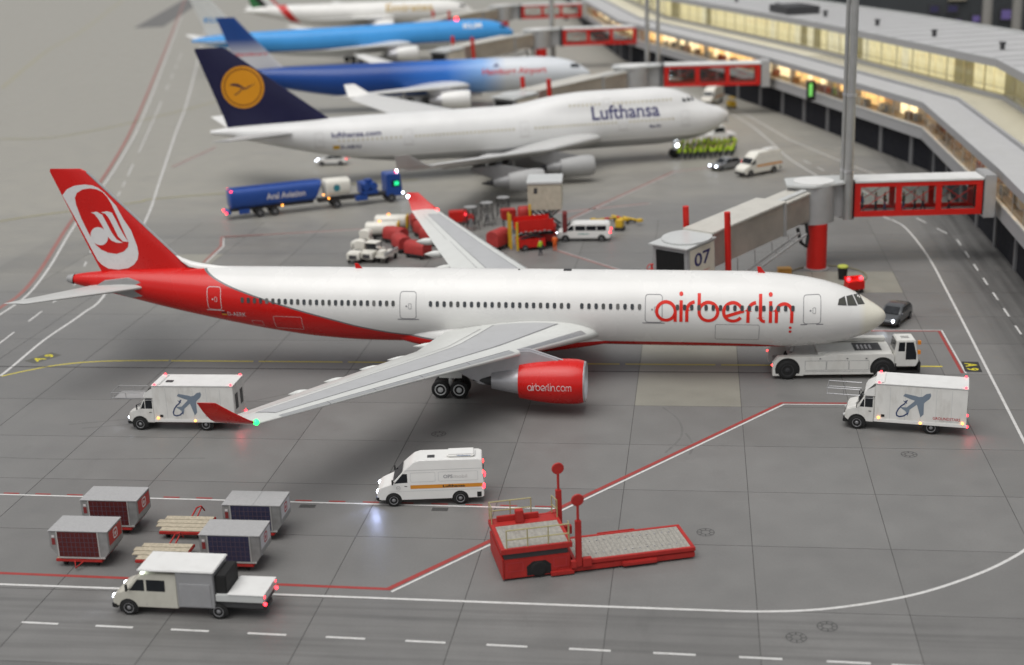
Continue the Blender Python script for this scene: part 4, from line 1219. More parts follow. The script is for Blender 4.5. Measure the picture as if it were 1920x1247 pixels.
# dark hall behind the terminal
hall = thing('background_building', 'dark high building behind the terminal roof with violet lit windows', 'building', (70, 205, 0))
MB().box(-53, 90, 0, 6, 0, 60).build('wall', PM('dark_slate', (.055, .06, .064), .8, var=.2, scale=.1), hall)
for x in (-16.5, -11.0):
    MB().cyl((x-2, -9, 0), (x-2, -9, 60), .95, n=20).build('column', PM('pale_column', (.28, .27, .25), .6), hall, smooth=True)
VIO = EM('violet_light', (.30, .22, .62), .22); VIO2 = EM('violet_dim', (.10, .09, .3), .1)
for q in (VIO, VIO2): q.node_tree.nodes['Principled BSDF'].inputs['Base Color'].default_value = (.02, .018, .03, 1)
for x, z, w, h, q in ((-23.3, 8.0, 3.0, 1.4, VIO), (-18.9, 8.8, 1.4, 1.2, VIO), (-13.2, 9.5, 1.8, 1.8, VIO), (-23.5, 10.9, 1.8, 1.2, VIO2), (-27.0, 10.9, 1.6, 1.2, VIO2)):
    o = MB().box(x-w/2-.4, x+w/2+.4, -.25, -.002, z-h/2-.4, z+h/2+.4).build('window', DGREY, hall)
    MB().box(x-w/2, x+w/2, -.3, -.252, z-h/2, z+h/2).build('pane', q, o)
MB().box(-24.5, -21.0, -.6, -.002, 12.4, 14).build('wall_unit', PM('unit_beige', (.30, .27, .21), .6), hall)

# ---------------------------------------------------------------- jet bridges and masts
def person_mesh(top, legs, hair, arm=.35, stride=.18, hat=None):
    """one continuous body grown from a jointed skeleton; head, limbs and clothing colours follow the joints"""
    J = {'pel': (0, 0, .95, .145), 'bel': (0, 0, 1.12, .15), 'che': (0.01, 0, 1.34, .165), 'nec': (0.01, 0, 1.50, .065), 'hed': (.03, 0, 1.62, .10), 'crn': (.02, 0, 1.72, .085),
         'hl': (0, .1, .90, .105), 'kl': (stride*.6, .11, .50, .075), 'al': (stride, .11, .10, .055), 'tl': (stride+.15, .12, .04, .045),
         'hr': (0, -.1, .90, .105), 'kr': (-stride*.2, -.11, .50, .075), 'ar': (-stride, -.11, .10, .055), 'tr': (-stride+.15, -.12, .04, .045),
         'sl': (0, .20, 1.42, .075), 'el': (arm*.2, .27, 1.15, .055), 'wl': (arm*.8, .25, .95, .042), 'fl': (arm*.9, .25, .86, .035),
         'sr': (0, -.20, 1.42, .075), 'er': (-arm*.1, -.27, 1.15, .055), 'wr': (arm*.3, -.25, .93, .042), 'fr': (arm*.4, -.25, .84, .035)}
    E = [('pel', 'bel'), ('bel', 'che'), ('che', 'nec'), ('nec', 'hed'), ('hed', 'crn'), ('pel', 'hl'), ('hl', 'kl'), ('kl', 'al'), ('al', 'tl'), ('pel', 'hr'), ('hr', 'kr'), ('kr', 'ar'), ('ar', 'tr'),
         ('che', 'sl'), ('sl', 'el'), ('el', 'wl'), ('wl', 'fl'), ('che', 'sr'), ('sr', 'er'), ('er', 'wr'), ('wr', 'fr')]
    ks = list(J)
    me = bpy.data.meshes.new('person_skeleton')
    me.from_pydata([J[k][:3] for k in ks], [(ks.index(a), ks.index(b)) for a, b in E], [])
    ob = bpy.data.objects.new('person_skeleton', me); COL.objects.link(ob)
    md = ob.modifiers.new('skin', 'SKIN')
    md.use_smooth_shade = True
    sv = me.skin_vertices[0].data
    for i, k in enumerate(ks):
        sv[i].radius = (J[k][3], J[k][3]); sv[i].use_root = (k == 'pel')
    ob.modifiers.new('sub', 'SUBSURF').levels = 1
    dg = bpy.context.evaluated_depsgraph_get()
    out = bpy.data.meshes.new_from_object(ob.evaluated_get(dg))
    bpy.data.objects.remove(ob)
    out.name = 'person'
    out.materials.clear()
    for m in (top, legs, SKIN, hair): out.materials.append(m)
    for p in out.polygons:
        c = p.center
        if c.z > 1.66 or (c.z > 1.58 and c.x < -.02): p.material_index = 3
        elif c.z > 1.47: p.material_index = 2
        elif c.z < .92 and abs(c.y) > .2: p.material_index = 2
        elif c.z < .96: p.material_index = 1
        else: p.material_index = 0
    return out
HAIR = PM('dark_hair', (.03, .02, .015), .7)
HELM = PM('yellow_helmet', (.55, .42, .05), .4)
SHIRTS = [PM('shirt_white', (.6, .58, .55), .8), PM('shirt_green', (.10, .13, .08), .8), PM('shirt_pink', (.5, .22, .2), .8), PM('shirt_brown', (.16, .10, .06), .8), PM('shirt_blue', (.10, .16, .3), .8)]
JEANS = PM('blue_jeans', (.06, .09, .17), .8)
def person(me, label, x, y, z, rz, group=None, s=1.0):
    o = link('person', me, None, (x, y, z), (0, 0, rz))
    o.scale = (s, s, s)
    return tag(o, label, 'person', group)

GREYMETAL = PM('bridge_grey', (.40, .40, .40), .42, metal=.25, var=.08, scale=.7, dirt=.15)
BROWNMETAL = PM('bridge_side_metal', (.40, .37, .33), .35, metal=.45, var=.15, scale=.5, dirt=.15)
BEIGE = PM('bridge_roof_beige', (.50, .485, .44), .5, var=.06, scale=.6, dirt=.15)
def jet_bridge(label, numbered, loc, rz, sc=(1, 1, 1), L=12.2):
    """local frame: origin on the ground below the terminal end, +x out over the apron along the fixed gangway"""
    root = thing('jet_bridge', label, 'jet bridge', loc, rz, 'jet bridges along the terminal')
    root.scale = sc
    z0, z1 = 4.75, 8.05
    W = 1.45
    RB = RED
    gw = MB()
    for y in (-W, W):
        gw.box(0, L, y-.09, y+.09, z0, z0+.55); gw.box(0, L, y-.09, y+.09, z1-.42, z1)
        for x, w in ((.35, .7), (L*.345, .55), (L*.655, .55), (L-.3, .6)):
            gw.box(x-w/2, x+w/2, y-.085, y+.085, z0+.551, z1-.421)
    g = gw.build('gangway_frame', RB, root, bevel=.02)
    B('gangway_roof', ROOFWHITE, root, (0, L, -W-.15, W+.15, z1+.002, z1+.22), bevel=.04)
    B('gangway_floor', LGREY, root, (0, L, -W+.095, W-.095, z0, z0+.16))
    bays = [(.7, L*.345-.275), (L*.345+.275, L*.655-.275), (L*.655+.275, L-.6)]
    for y in (-W, W):
        for i, (a, b) in enumerate(bays):
            br = MB()
            br.beam((a, y*.96, z1-.45), (b, y*.96, z0+.62), .055)
            br.beam((a, y*.93, z0+.62), (b, y*.93, z1-.45), .04)
            br.build('brace', RB, root)
            MB().box(a, b, y-.012, y+.012, z0+.552, z1-.422).build('window_pane', tg, root)
    # collar at the terminal
    B('terminal_collar', GREYMETAL, root, (-1.1, -.01, -W-.35, W+.35, z0-.35, z1+.5), bevel=.06)
    B('rubber_seal', BLACK, root, (-.008, .12, -W-.12, W+.12, z0-.05, z1+.12))
    # rotunda
    ro = MB(); rx, ry = L+4.1, 1.2
    ro.cyl((rx, ry, 4.5), (rx, ry, 8.05), 2.25, n=28)
    ro.box(L+.25, rx, -W, W, 4.8, 8.0)
    r = ro.build('rotunda', GREYMETAL, root, smooth=True)
    MB().prism([(L+.2, -W-.1), (rx, ry-2.5), (rx+2.3, ry-1.9), (rx+2.55, ry+1.6), (rx, ry+2.5), (L+.2, W+.1)], 'z', 8.052, 8.3).build('rotunda_roof', LGREY, r, bevel=.05)
    MB().cyl((rx-.2, ry+.2, 8.3), (rx-.2, ry+.2, 8.42), 1.9, n=28).build('roof_disc', ROOFWHITE, r, smooth=True)
    bl_ = MB()
    for k in range(5): bl_.box(L+.02+.06*k*2, L+.07+.06*k*2, -W-.2, W+.2, z0-.2, z1+.25)
    bl_.build('bellows', BLACK if numbered else DGREY, root)
    # pillar
    MB().cyl((rx-.5, ry+1.3, 0), (rx-.5, ry+1.3, 4.5), .95, n=24).build('pillar', RED, root, smooth=True)
    MB().cyl((rx-.5, ry+1.3, 0), (rx-.5, ry+1.3, .12), 1.2, n=24).build('pillar_base', GREY, root, smooth=True)
    # telescopic tunnel: direction 127 degrees on the left of the gangway axis seen from the rotunda
    tun = bpy.data.objects.new('tunnel', None); COL.objects.link(tun); tun.parent = root
    tun.location = (rx, ry, .1); tun.rotation_euler = (0, R(2.9), R(50.2)); tun.scale = (1.04, 1, 1)
    def tb(name, mat, *boxes, **k): return B(name, mat, tun, *boxes, **k)
    tb('inner_tunnel', BROWNMETAL, (1.9, 9.0, -1.25, 1.25, 5.05, 7.55), bevel=.04)
    tb('inner_tunnel_roof', BEIGE, (1.8, 9.0, -1.35, 1.35, 7.552, 7.75), bevel=.03)
    tb('roof_duct', LGREY, (1.8, 9.2, .35, .95, 7.752, 7.95), bevel=.03)
    tb('outer_tunnel', BROWNMETAL, (6.5, 17.6, -1.5, 1.5, 4.85, 7.85), bevel=.04)
    tb('outer_tunnel_roof', BEIGE, (6.4, 17.7, -1.62, 1.62, 7.852, 8.05), bevel=.03)
    tb('tunnel_corner', GREYMETAL, (6.38, 6.72, 1.38, 1.64, 4.75, 7.85))
    tb('tunnel_corner', GREYMETAL, (6.38, 6.72, -1.64, -1.38, 4.75, 7.85))
    # cabin
    cb = MB(); cb.box(17.72, 21.6, -1.9, 1.75, 4.6, 7.6)
    c_ = cb.build('cabin', GREYMETAL, tun, bevel=.05)
    MB().cyl((19.3, 0, 7.72), (19.3, 0, 7.9), 2.15, n=32).build('cabin_roof_disc', LGREY, tun, smooth=True)
    MB().box(17.7, 21.9, -2.1, 1.9, 7.602, 7.718).build('cabin_roof', LGREY, tun)
    MB().box(21.602, 21.75, -1.45, 1.35, 4.9, 7.2).build('cabin_opening', PM('tunnel_dark', (.008, .008, .008), .8), tun)
    MB().box(18.6, 21.3, -1.96, -1.902, 5.0, 7.2).build('cabin_opening', MATS['tunnel_dark'], tun)
    MB().box(17.9, 21.3, 1.752, 1.80, 4.7, 7.4).build('number_panel', PM('number_panel', (.60, .55, .46), .5), tun)
    if numbered:
        md = lambda u, v: (u, 1.81, v)
        decal('number', fit(text2d('07', 1, .02), 20.75, 18.45, 5.75, 6.95), md, NAVYP, tun)
        decal('small_print', fit(text2d('Hamburg Airport', 1), 20.6, 18.6, 5.05, 5.3), md, REDP, tun)
    for y, zz in ((2.15, 9.6), (-2.2, 9.6)):
        MB().cyl((16.4, y, 1.2), (16.4, y, zz), .27, n=18).build('lift_column', RED, tun, smooth=True)
    B('lift_axle', GREY, tun, (16.1, 16.7, -2.0, 2.0, .9, 1.4))
    for y in (-1.0, 1.0):
        wh = MB().lathe((16.4, y-.2, .6), (0, .4, 0), [(0, .25), (0, .5), (.15, .6), (.85, .6), (1, .5), (1, .25)], 18)
        wh.build('drive_wheel', BLACK, tun, smooth=True)
    st = MB()
    for y in (1.75, 2.55):
        st.beam((15.0, y, 3.0), (4.5, y, 4.55), .1, .22)
    for k in range(4):
        x = 14.2-k*2.7; st.beam((x, 1.75, 3.1+k*.4), (x, 2.55, 3.1+k*.4), .1); st.beam((x, 1.6, 3.1+k*.4), (x, 1.6, 4.8), .08)
    st.build('service_ladder', GREYMETAL, tun)
    hz = MB(); hz.tube([(2.4, 1.2, 4.9), (2.6, 1.5, 3.6), (3.2, 1.7, 2.9), (3.8, 1.5, 3.4), (3.9, 1.2, 4.8)], .16, 10)
    hz.build('cable_loop', BLACK, tun, smooth=True)
    return root
jb = jet_bridge('jet bridge numbered 07 with red glazed gangway, nearest the white nose', True, (23.7, 49.75, 0), R(185.0))
jb2 = jet_bridge('second jet bridge with red gangway, behind the jumbo jet cockpit', False, (6.7, 145.5, 0), R(182), (1.28, 1.28, 1))
jb3 = jet_bridge('third jet bridge with red gangway, beyond the blue fading airliner', False, (-16.3, 214, 0), R(184), (1.28, 1.28, 1))
jb4 = jet_bridge('farthest jet bridge with red gangway, by the sky blue airliner nose', False, (-33.5, 283, 0), R(186), (1.28, 1.28, 1))

STEEL = PM('galvanised_steel', (.40, .40, .39), .38, metal=.6, var=.08, scale=.8)
def mast(label, x, y, z0, h, r, n=1):
    root = thing('light_mast', label, 'mast', (x, y, z0), 0, 'light masts by the jet bridges')
    m = MB(); zz = 0; k = 0
    segs = [(0, h*.16, 1.0), (h*.16, h*.40, .92), (h*.40, h*.72, .8), (h*.72, h, .66)]
    for a, b, q in segs:
        MB().cyl((0, 0, a), (0, 0, b), r*q, r*q*.97, 18).build('pole_section', STEEL, root, smooth=True)
        MB().cyl((0, 0, b-.25), (0, 0, b+.03), r*q*1.12, n=18).build('collar', SILVER, root, smooth=True)
    B('clamp', GREYMETAL, root, (-.2, .2, .1, 1.0, .3, .6), (-.2, .2, .1, 1.0, 2.6, 2.9))
    B('lamp_head', GREYMETAL, root, (-1.2, 1.2, -.5, .5, h+.05, h+.5), bevel=.05)
    return root
mast('thick steel light mast clamped to the red gangway', 11.05, 46.9, 4.6, 30, .46)
mast('thinner steel mast just left of the thick one at the gangway', 10.55, 47.75, 4.6, 30, .26)
mast('left mast of the distant pair at the second gangway', -11.8, 149.8, 0, 36, .42)
mast('right mast of the distant pair at the second gangway', -10.0, 149.6, 0, 36, .36)
mast('distant mast beside the third red gangway', -34.5, 216.5, 0, 40, .6)

# people walking in the gangway
pm_ = [person_mesh(SHIRTS[i % 5], (CLOTH, JEANS)[i % 2], HAIR, .3, .12+.05*(i % 3)) for i in range(5)]
gd = Vector((math.cos(R(185)), math.sin(R(185))))
for i, (t, q, lab) in enumerate(((2.9, .1, 'person in white with light trousers inside the red gangway, nearest the terminal'), (5.3, 2, 'person in pink top inside the middle bay of the red gangway'), (6.1, 0, 'person in white shirt and jeans inside the middle bay of the red gangway'),
                                 (7.2, 1, 'person in dark green standing at the left end of the middle gangway bay'), (9.0, 3, 'person in brown walking in the left bay of the red gangway'), (9.8, 0, 'person in white shirt in the left bay of the red gangway'), (11.2, 4, 'person in blue shirt walking in the left bay of the red gangway'))):
    x = 23.7+gd.x*t; y = 49.75+gd.y*t
    person(pm_[int(q)], lab, x, y-.3+.2*(i % 3), 4.915, R(185 if i % 2 else 5), 'people in the gangway', 1.12)
# ---------------------------------------------------------------- vehicles (local frame: +x forward, z up, origin on the ground)
def shell(name, prof, hw, mat, parent, taper=None, bevel=.05, zc=(), xc=(), seg=2):
    cuts = [((0, 0, z), (0, 0, 1)) for z in zc]+[((x, 0, 0), (1, 0, 0)) for x in xc]
    return MB().prism(prof, 'y', -hw, hw).build(name, mat, parent, bevel=bevel, seg=seg, cuts=cuts, warp=(lambda c: (c.x, c.y*taper(c.x, c.z), c.z)) if taper else None, ang=35)

def panel(name, pts, yf, mat, parent, sd=1, eps=.006):
    return decal(name, poly2(pts), lambda u, v: (u, sd*(yf(u, v)+eps), v), mat, parent)

WM = {}
def wheel(parent, x, y, r, w=.28, rim=None, sd=1):
    k = (r, w, id(rim))
    if k not in WM:
        t = MB().lathe((0, -w/2, 0), (0, w, 0), [(0, .3*r), (.03, .6*r), (0, .68*r), (.02, .9*r), (.14, .99*r), (.3, r), (.7, r), (.86, .99*r), (.98, .9*r), (1, .68*r), (.97, .6*r), (1, .3*r)], 26).mesh('wheel', BLACK, smooth=True, ang=40)
        q = MB().lathe((0, -w/2-.006, 0), (0, w+.012, 0), [(0, 0), (0, .14*r), (.05, .18*r), (.13, .3*r), (.10, .5*r), (.02, .58*r), (.02, .63*r), (.98, .63*r), (.98, .58*r), (.9, .5*r), (.87, .3*r), (.95, .18*r), (1, .14*r), (1, 0)], 22).mesh('rim', rim or RIM, smooth=True, ang=30)
        WM[k] = (t, q)
    o = link('wheel', WM[k][0], parent, (x, y, r))
    link('rim', WM[k][1], o)
    return o

def wheels(parent, xs, hw, r, w=.28, rim=None, arch=None):
    for x in xs:
        for sd in (1, -1):
            if arch:
                vs = arc(x, r, r*arch, -25, 205, 18)
                decal('wheel_arch', poly2(vs), lambda u, v: (u, sd*(hw+.004), v), BLACK, parent)
            wheel(parent, x, sd*(hw-w/2+.03), r, w, rim, sd)

def lamp(name, parent, c, r, mat, sz=1.0):
    return MB().sphere(c, r, 10, 6, sz).build(name, mat, parent, smooth=True)

def glow(name, parent, c, col, power, tgt, ang=70, r=.3):
    """the light a lit lamp throws"""
    d = bpy.data.lights.new(name, 'SPOT'); d.energy = power; d.color = col; d.spot_size = R(ang); d.spot_blend = .8; d.shadow_soft_size = r
    o = bpy.data.objects.new(name, d); COL.objects.link(o); o.parent = parent; o.location = c
    o.rotation_euler = (Vector(tgt)-Vector(c)).to_track_quat('-Z', 'Y').to_euler()
    return o

EMBLEM = [(1205, 440), (1212, 468), (1195, 500), (1150, 535), (1140, 550), (1142, 660), (1110, 693), (1080, 605), (1065, 565), (1045, 580), (990, 622), (985, 650), (970, 690), (950, 642), (905, 615), (890, 600), (958, 600), (1030, 540), (1042, 525), (1000, 515), (915, 485), (935, 460), (1040, 475), (1085, 485), (1120, 480), (1160, 450)]
SMALLP = [(968, 528), (955, 545), (962, 565), (945, 555), (925, 570), (935, 550), (915, 530), (938, 538), (960, 522)]
SWOOSH = [(940, 560), (900, 588), (868, 625), (850, 665), (856, 690), (885, 700), (930, 690), (975, 658)]
EMGREY = PM('emblem_slate', (.17, .21, .26), .5, var=.08)
EMBLUE = PM('emblem_navy', (.03, .05, .13), .5)
LRED = PM('print_red', (.42, .04, .05), .5)
LGRY = PM('print_grey', (.30, .30, .31), .5)
LBLK = PM('print_black', (.02, .02, .02), .5)
LBLU = PM('print_blue', (.04, .12, .30), .5)

def box_truck(label, loc, rz, lit_head, driver):
    t = thing('box_truck', label, 'truck', loc, rz, 'white box trucks with aircraft emblem')
    hw = 1.12
    tp = lambda x, z: 1 if z < 1.5 else 1-.07*(z-1.5)
    cab = shell('cab', [(1.3, .55), (3.0, .55), (3.22, .7), (3.25, 1.05), (3.1, 1.42), (2.45, 1.62), (2.0, 2.32), (1.85, 2.42), (1.3, 2.42)], hw-.05, DIRTYWHITE, t, tp, .06, (1.5, 2.0))
    shell('cab_fairing', [(1.29, 2.425), (1.95, 2.425), (2.02, 2.55), (1.85, 2.85), (.75, 3.5), (.7, 3.5), (.7, 3.34), (1.29, 3.34)], hw-.03, WHITE, t, None, .05)
    b = MB().box(-4.65, 1.28, -1.2, 1.2, .78, 3.34).build('cargo_box', DIRTYWHITE, t, bevel=.03)
    B('cargo_roof', ROOFWHITE, t, (-4.68, 1.30, -1.23, 1.23, 3.345, 3.42), bevel=.02)
    B('cargo_skirt', WHITE, t, (-4.68, 1.29, 1.202, 1.235, .68, .90), bevel=.01)
    B('cargo_skirt', WHITE, t, (-4.68, 1.29, -1.235, -1.202, .68, .90), bevel=.01)
    for k in range(1, 6):
        B('panel_seam', LGREY, b, (1.28-k*.99-.012, 1.28-k*.99+.012, 1.2, 1.206, .91, 3.2))
    B('chassis', DGREY, t, (-4.5, 2.9, -.5, .5, .42, .77))
    yf = lambda x, z: (hw-.05)*tp(x, z)
    for sd in (1, -1):
        panel('side_window', [(2.28, 1.62), (1.98, 1.62), (1.98, 2.2), (2.05, 2.14)], yf, GLASS, cab, sd)
        panel('side_window', [(1.93, 1.62), (1.42, 1.62), (1.42, 2.22), (1.93, 2.22)], yf, GLASS, cab, sd)
        panel('upper_window', [(1.98, 2.25), (1.42, 2.25), (1.42, 2.36), (1.9, 2.36)], yf, PM('dull_glass', (.09, .09, .10), .2), cab, sd)
        B('door_handle', BLACK, cab, (1.5, 1.68, sd*(hw-.055), sd*(hw-.035), 1.32, 1.36))
        decal('door_gap', ribbon([(2.35, .95), (2.35, 1.58), (2.0, 2.24), (1.38, 2.24), (1.38, .7)], .018), lambda u, v: (u, sd*(yf(u, v)+.004), v), LGREY, cab)
        MB().beam((2.3, sd*(hw-.04), 2.0), (2.45, sd*(hw+.22), 2.0), .03).obox((2.45, sd*(hw+.22), 1.82), (.05, .12, .36)).build('mirror', BLACK, cab)
        MB().add([(x, sd*(hw-.05+.03), z) for x, z in arc(2.42, .48, .60, -5, 185, 16)]+[(x, sd*(hw-.05+.03), z) for x, z in arc(2.42, .48, .50, -5, 185, 16)], [(i, i+1, 18+i, 17+i) for i in range(16)]).build('arch_trim', BLACK, cab)
    MB().add([(2.47, -.85, 1.65), (2.47, .85, 1.65), (2.05, .80, 2.30), (2.05, -.80, 2.30)], [(0, 1, 2, 3)]).build('windscreen', GLASS, cab)
    B('bumper', BLACK, t, (3.0, 3.36, -1.05, 1.05, .45, .70), bevel=.03)
    B('grille', BLACK, cab, (3.255, 3.275, -.55, .55, .75, 1.05))
    for sd in (1, -1):
        lamp('headlamp', t, (3.27, sd*.78, .88), .12, LEDW if lit_head else PM('lamp_glass', (.5, .5, .5), .1))
        lamp('tail_lamp', t, (-4.70, sd*1.08, .72), .10, LEDR)
        for x in (1.05, -4.5): lamp('roof_lamp', t, (x, sd*1.12, 3.46), .085, LEDR)
        for x in (1.0, -1.72, -4.4): lamp('side_lamp', t, (x, sd*1.245, .98 if x > .5 or x < -4 else .80), .075, LEDO)
        B('rear_window', GLASS, b, (-4.665, -4.652, sd*.15, sd*.65, 1.6, 2.6)) if False else MB().box(-4.668, -4.652, sd*.55-.28, sd*.55+.28, 1.55, 2.65).build('rear_window', GLASS, b)
    if lit_head: glow('headlamp_beam', t, (3.35, .78, .8), (.85, .9, 1), 26, (4.8, 1.2, 0), 80)
    glow('tail_lamp_light', t, (-4.82, 1.0, .72), (1, .06, .08), 26, (-5.4, 1.5, 0), 120)
    wheels(t, (2.42, -2.42), hw, .47, .3, None, 1.18)
    fp = MB()
    for z in (1.95, 2.35): fp.tube([(2.3, .75, z+.35), (4.5, .75, z+.35), (4.5, -.75, z+.35), (2.3, -.75, z+.35)], .03, 6)
    for x in (3.4, 4.5):
        for y in (.75, -.75): fp.tube([(x, y, 2.3), (x, y, 2.7)], .025, 6)
    fp.build('loading_rail', SILVER if not lit_head else GREY, t)
    B('loading_bridge', LGREY if not lit_head else GREY, t, (2.1, 4.3, -.7, .7, 2.22, 2.28)) if lit_head else None
    # emblem and lettering on both sides
    cv = lambda P: [((1050-a)/166-1.35, (565-b2)/145+2.08) for a, b2 in P]
    for sd in (1,):
        f = lambda u, v: (u, sd*1.207, v)
        decal('emblem', poly2(cv(EMBLEM)), f, EMGREY, b)
        decal('emblem_arrow', merge2(ribbon(cv(SWOOSH), .09), poly2(cv(SMALLP))), lambda u, v: (u, sd*1.209, v), EMBLUE, b)
        decal('lettering', fit(text2d('GROUNDSTARS', 1, .015), -2.5, -4.25, 1.10, 1.30), f, LRED, b)
        decal('lettering', fit(text2d('Flugzeugservice', 1), -2.95, -4.15, 1.0, 1.07), f, LGRY, b)
    MB().box(.62, .85, 1.2, 1.225, 1.05, 1.22).build('side_fitting', BLACK, b)
    if driver: pass
    MB().obox((.2, .35, 3.45), (.5, .35, .05)).build('roof_hatch', DGREY, b) if lit_head else None
    return t
box_truck('white box truck with blue grey aircraft emblem behind the near red winglet', (-40.05, 2.45, 0), R(180.6), True, True)
box_truck('white box truck with aircraft emblem and GROUNDSTARS lettering beside the stand number', (10.2, 4.1, 0), R(169.9), False, False)

def high_van(label, loc, rz, full, group=None):
    t = thing('delivery_van', label, 'van', loc, rz, group)
    hw = .99
    def tp(x, z):
        k = 1 if z < 1.35 else 1-.085*(z-1.35)**1.1
        return k*(1 if x < 1.6 else 1-.10*((x-1.6)/1.4)**2)
    body = shell('body', [(-3.35, .42), (2.9, .42), (3.04, .55), (3.06, .85), (2.98, 1.08), (2.75, 1.24), (2.1, 1.50), (1.42, 2.22), (1.2, 2.42), (.72, 2.82), (.35, 2.93), (-3.2, 2.90), (-3.42, 2.80), (-3.5, 1.5), (-3.5, .5)], hw, WHITE if full else CREAM, t, tp, .09, (1.35, 1.9, 2.4), (1.6, 2.2, 2.6), 3)
    yf = lambda x, z: hw*tp(x, z)
    for sd in (1, -1):
        panel('side_window', [(1.95, 1.52), (1.15, 1.55), (1.15, 2.10), (1.42, 2.12)], yf, GLASS, body, sd)
        for a, b in ((.95, -.55), (-.75, -3.15)):
            decal('side_panel', ribbon(rrect(b, a, 1.58, 2.16, .06, 2), .02, True), lambda u, v: (u, sd*(yf(u, v)+.006), v), LGREY, body, .2)
        decal('roof_seam', poly2([(1.3, 2.30), (-3.4, 2.30), (-3.4, 2.33), (1.3, 2.33)]), lambda u, v: (u, sd*(yf(u, v)+.006), v), LGREY, body)
        decal('side_moulding', poly2([(2.3, .98), (-3.4, .98), (-3.4, 1.0), (2.3, 1.0)]), lambda u, v: (u, sd*(yf(u, v)+.006), v), LGREY, body, 0, .4)
        decal('stripe', poly2([(.98, 1.14), (-3.42, 1.14), (-3.42, 1.38), (.98, 1.38)]), lambda u, v: (u, sd*(yf(u, v)+.008), v), ORANGE, body)
        MB().beam((1.95, sd*.92, 1.6), (2.05, sd*1.18, 1.62), .03).obox((2.05, sd*1.17, 1.68), (.09, .14, .28)).build('mirror', BLACK, body)
        B('door_handle', BLACK, body, (1.18, 1.34, sd*.985, sd*1.003, 1.30, 1.34))
        lamp('tail_lamp', t, (-3.47, sd*.90, 1.15), .13, LEDR if full else PM('red_lens', (.3, .02, .02), .3), 1.7)
        lamp('tail_lamp', t, (-3.46, sd*.86, 2.05), .07, EM('lamp_red_soft', (1, .05, .05), 4) if full else MATS['red_lens'], 2.2)
        lamp('headlamp', t, (2.93, sd*.72, .93), .17, LEDW if full else PM('lamp_glass', (.5, .5, .5), .1))
        B('sill', BLACK, t, (-3.36, -3.05, sd*.96, sd*1.005, .46, .82), bevel=.02)
    MB().add([(x, y*tp(x, z)*.93, z) for x, z in ((2.02, 1.60), (1.42, 2.24)) for y in ((-.95, -.4, .4, .95) if z < 2 else (.95, .4, -.4, -.95))], [(0, 1, 2, 3, 4, 5, 6, 7)]).build('windscreen', GLASS, body, loc=(.03, 0, .025))
    B('bumper', BLACK, t, (2.75, 3.12, -.9, .9, .36, .66), bevel=.06)
    MB().box(-3.515, -3.503, -.75, -.05, 1.5, 2.2).box(-3.515, -3.503, .05, .75, 1.5, 2.2).build('rear_glazing', GLASS, body)
    B('roof_unit', WHITE, t, (-3.0, -1.3, -.55, .55, 2.9, 3.12), bevel=.08)
    B('roof_hatch', DGREY, t, (-.55, -.1, .05, .45, 2.92, 2.95)) if full else None
    wheels(t, (2.04, -2.04), hw, .42, .26, None, 1.2)
    if full:
        f = lambda u, v: (u, yf(u, v)+.012, v)
        decal('lettering', fit(text2d('Lufthansa', 1, .03), -1.0, -2.35, 1.17, 1.34), f, LBLK, body)
        decal('lettering', fit(text2d('OPS', 1, .02), -1.05, -1.62, 1.76, 1.98), f, LGRY, body)
        decal('lettering', fit(text2d('mobil', 1, 0), -1.68, -2.5, 1.76, 1.98), f, PM('print_pale', (.5, .49, .47), .5), body)
        decal('badge', ribbon(arc(1.72, 1.22, .12, 0, 345, 16), .02, True), f, LGRY, body)
        decal('badge', ribbon([(1.80, 1.24), (1.72, 1.20), (1.64, 1.25)], .025), f, LGRY, body)
        decal('lettering', fit(text2d('Webasto', 1, .02), -1.9, -2.75, 3.0, 3.08), lambda u, v: (u, .556, v), LBLU, body)
        glow('headlamp_beam', t, (3.15, .72, .85), (.5, .6, 1), 130, (3.3, 2.2, 0), 105)
        glow('headlamp_beam', t, (3.2, .3, .85), (.6, .7, 1), 35, (4.6, .9, 0), 90)
        glow('tail_lamp_light', t, (-3.62, .9, 1.1), (1, .06, .08), 16, (-3.9, 1.8, 0), 120)
    return t
high_van('cream white high roof van with orange Lufthansa stripe and lit headlamps in front', (-19.6, -9.45, 0), R(188.0), True, 'high roof vans with orange stripe')
high_van('distant cream van with thin orange stripe beside the silver car', (4.3, 93.4, 0), R(222), False, 'high roof vans with orange stripe')

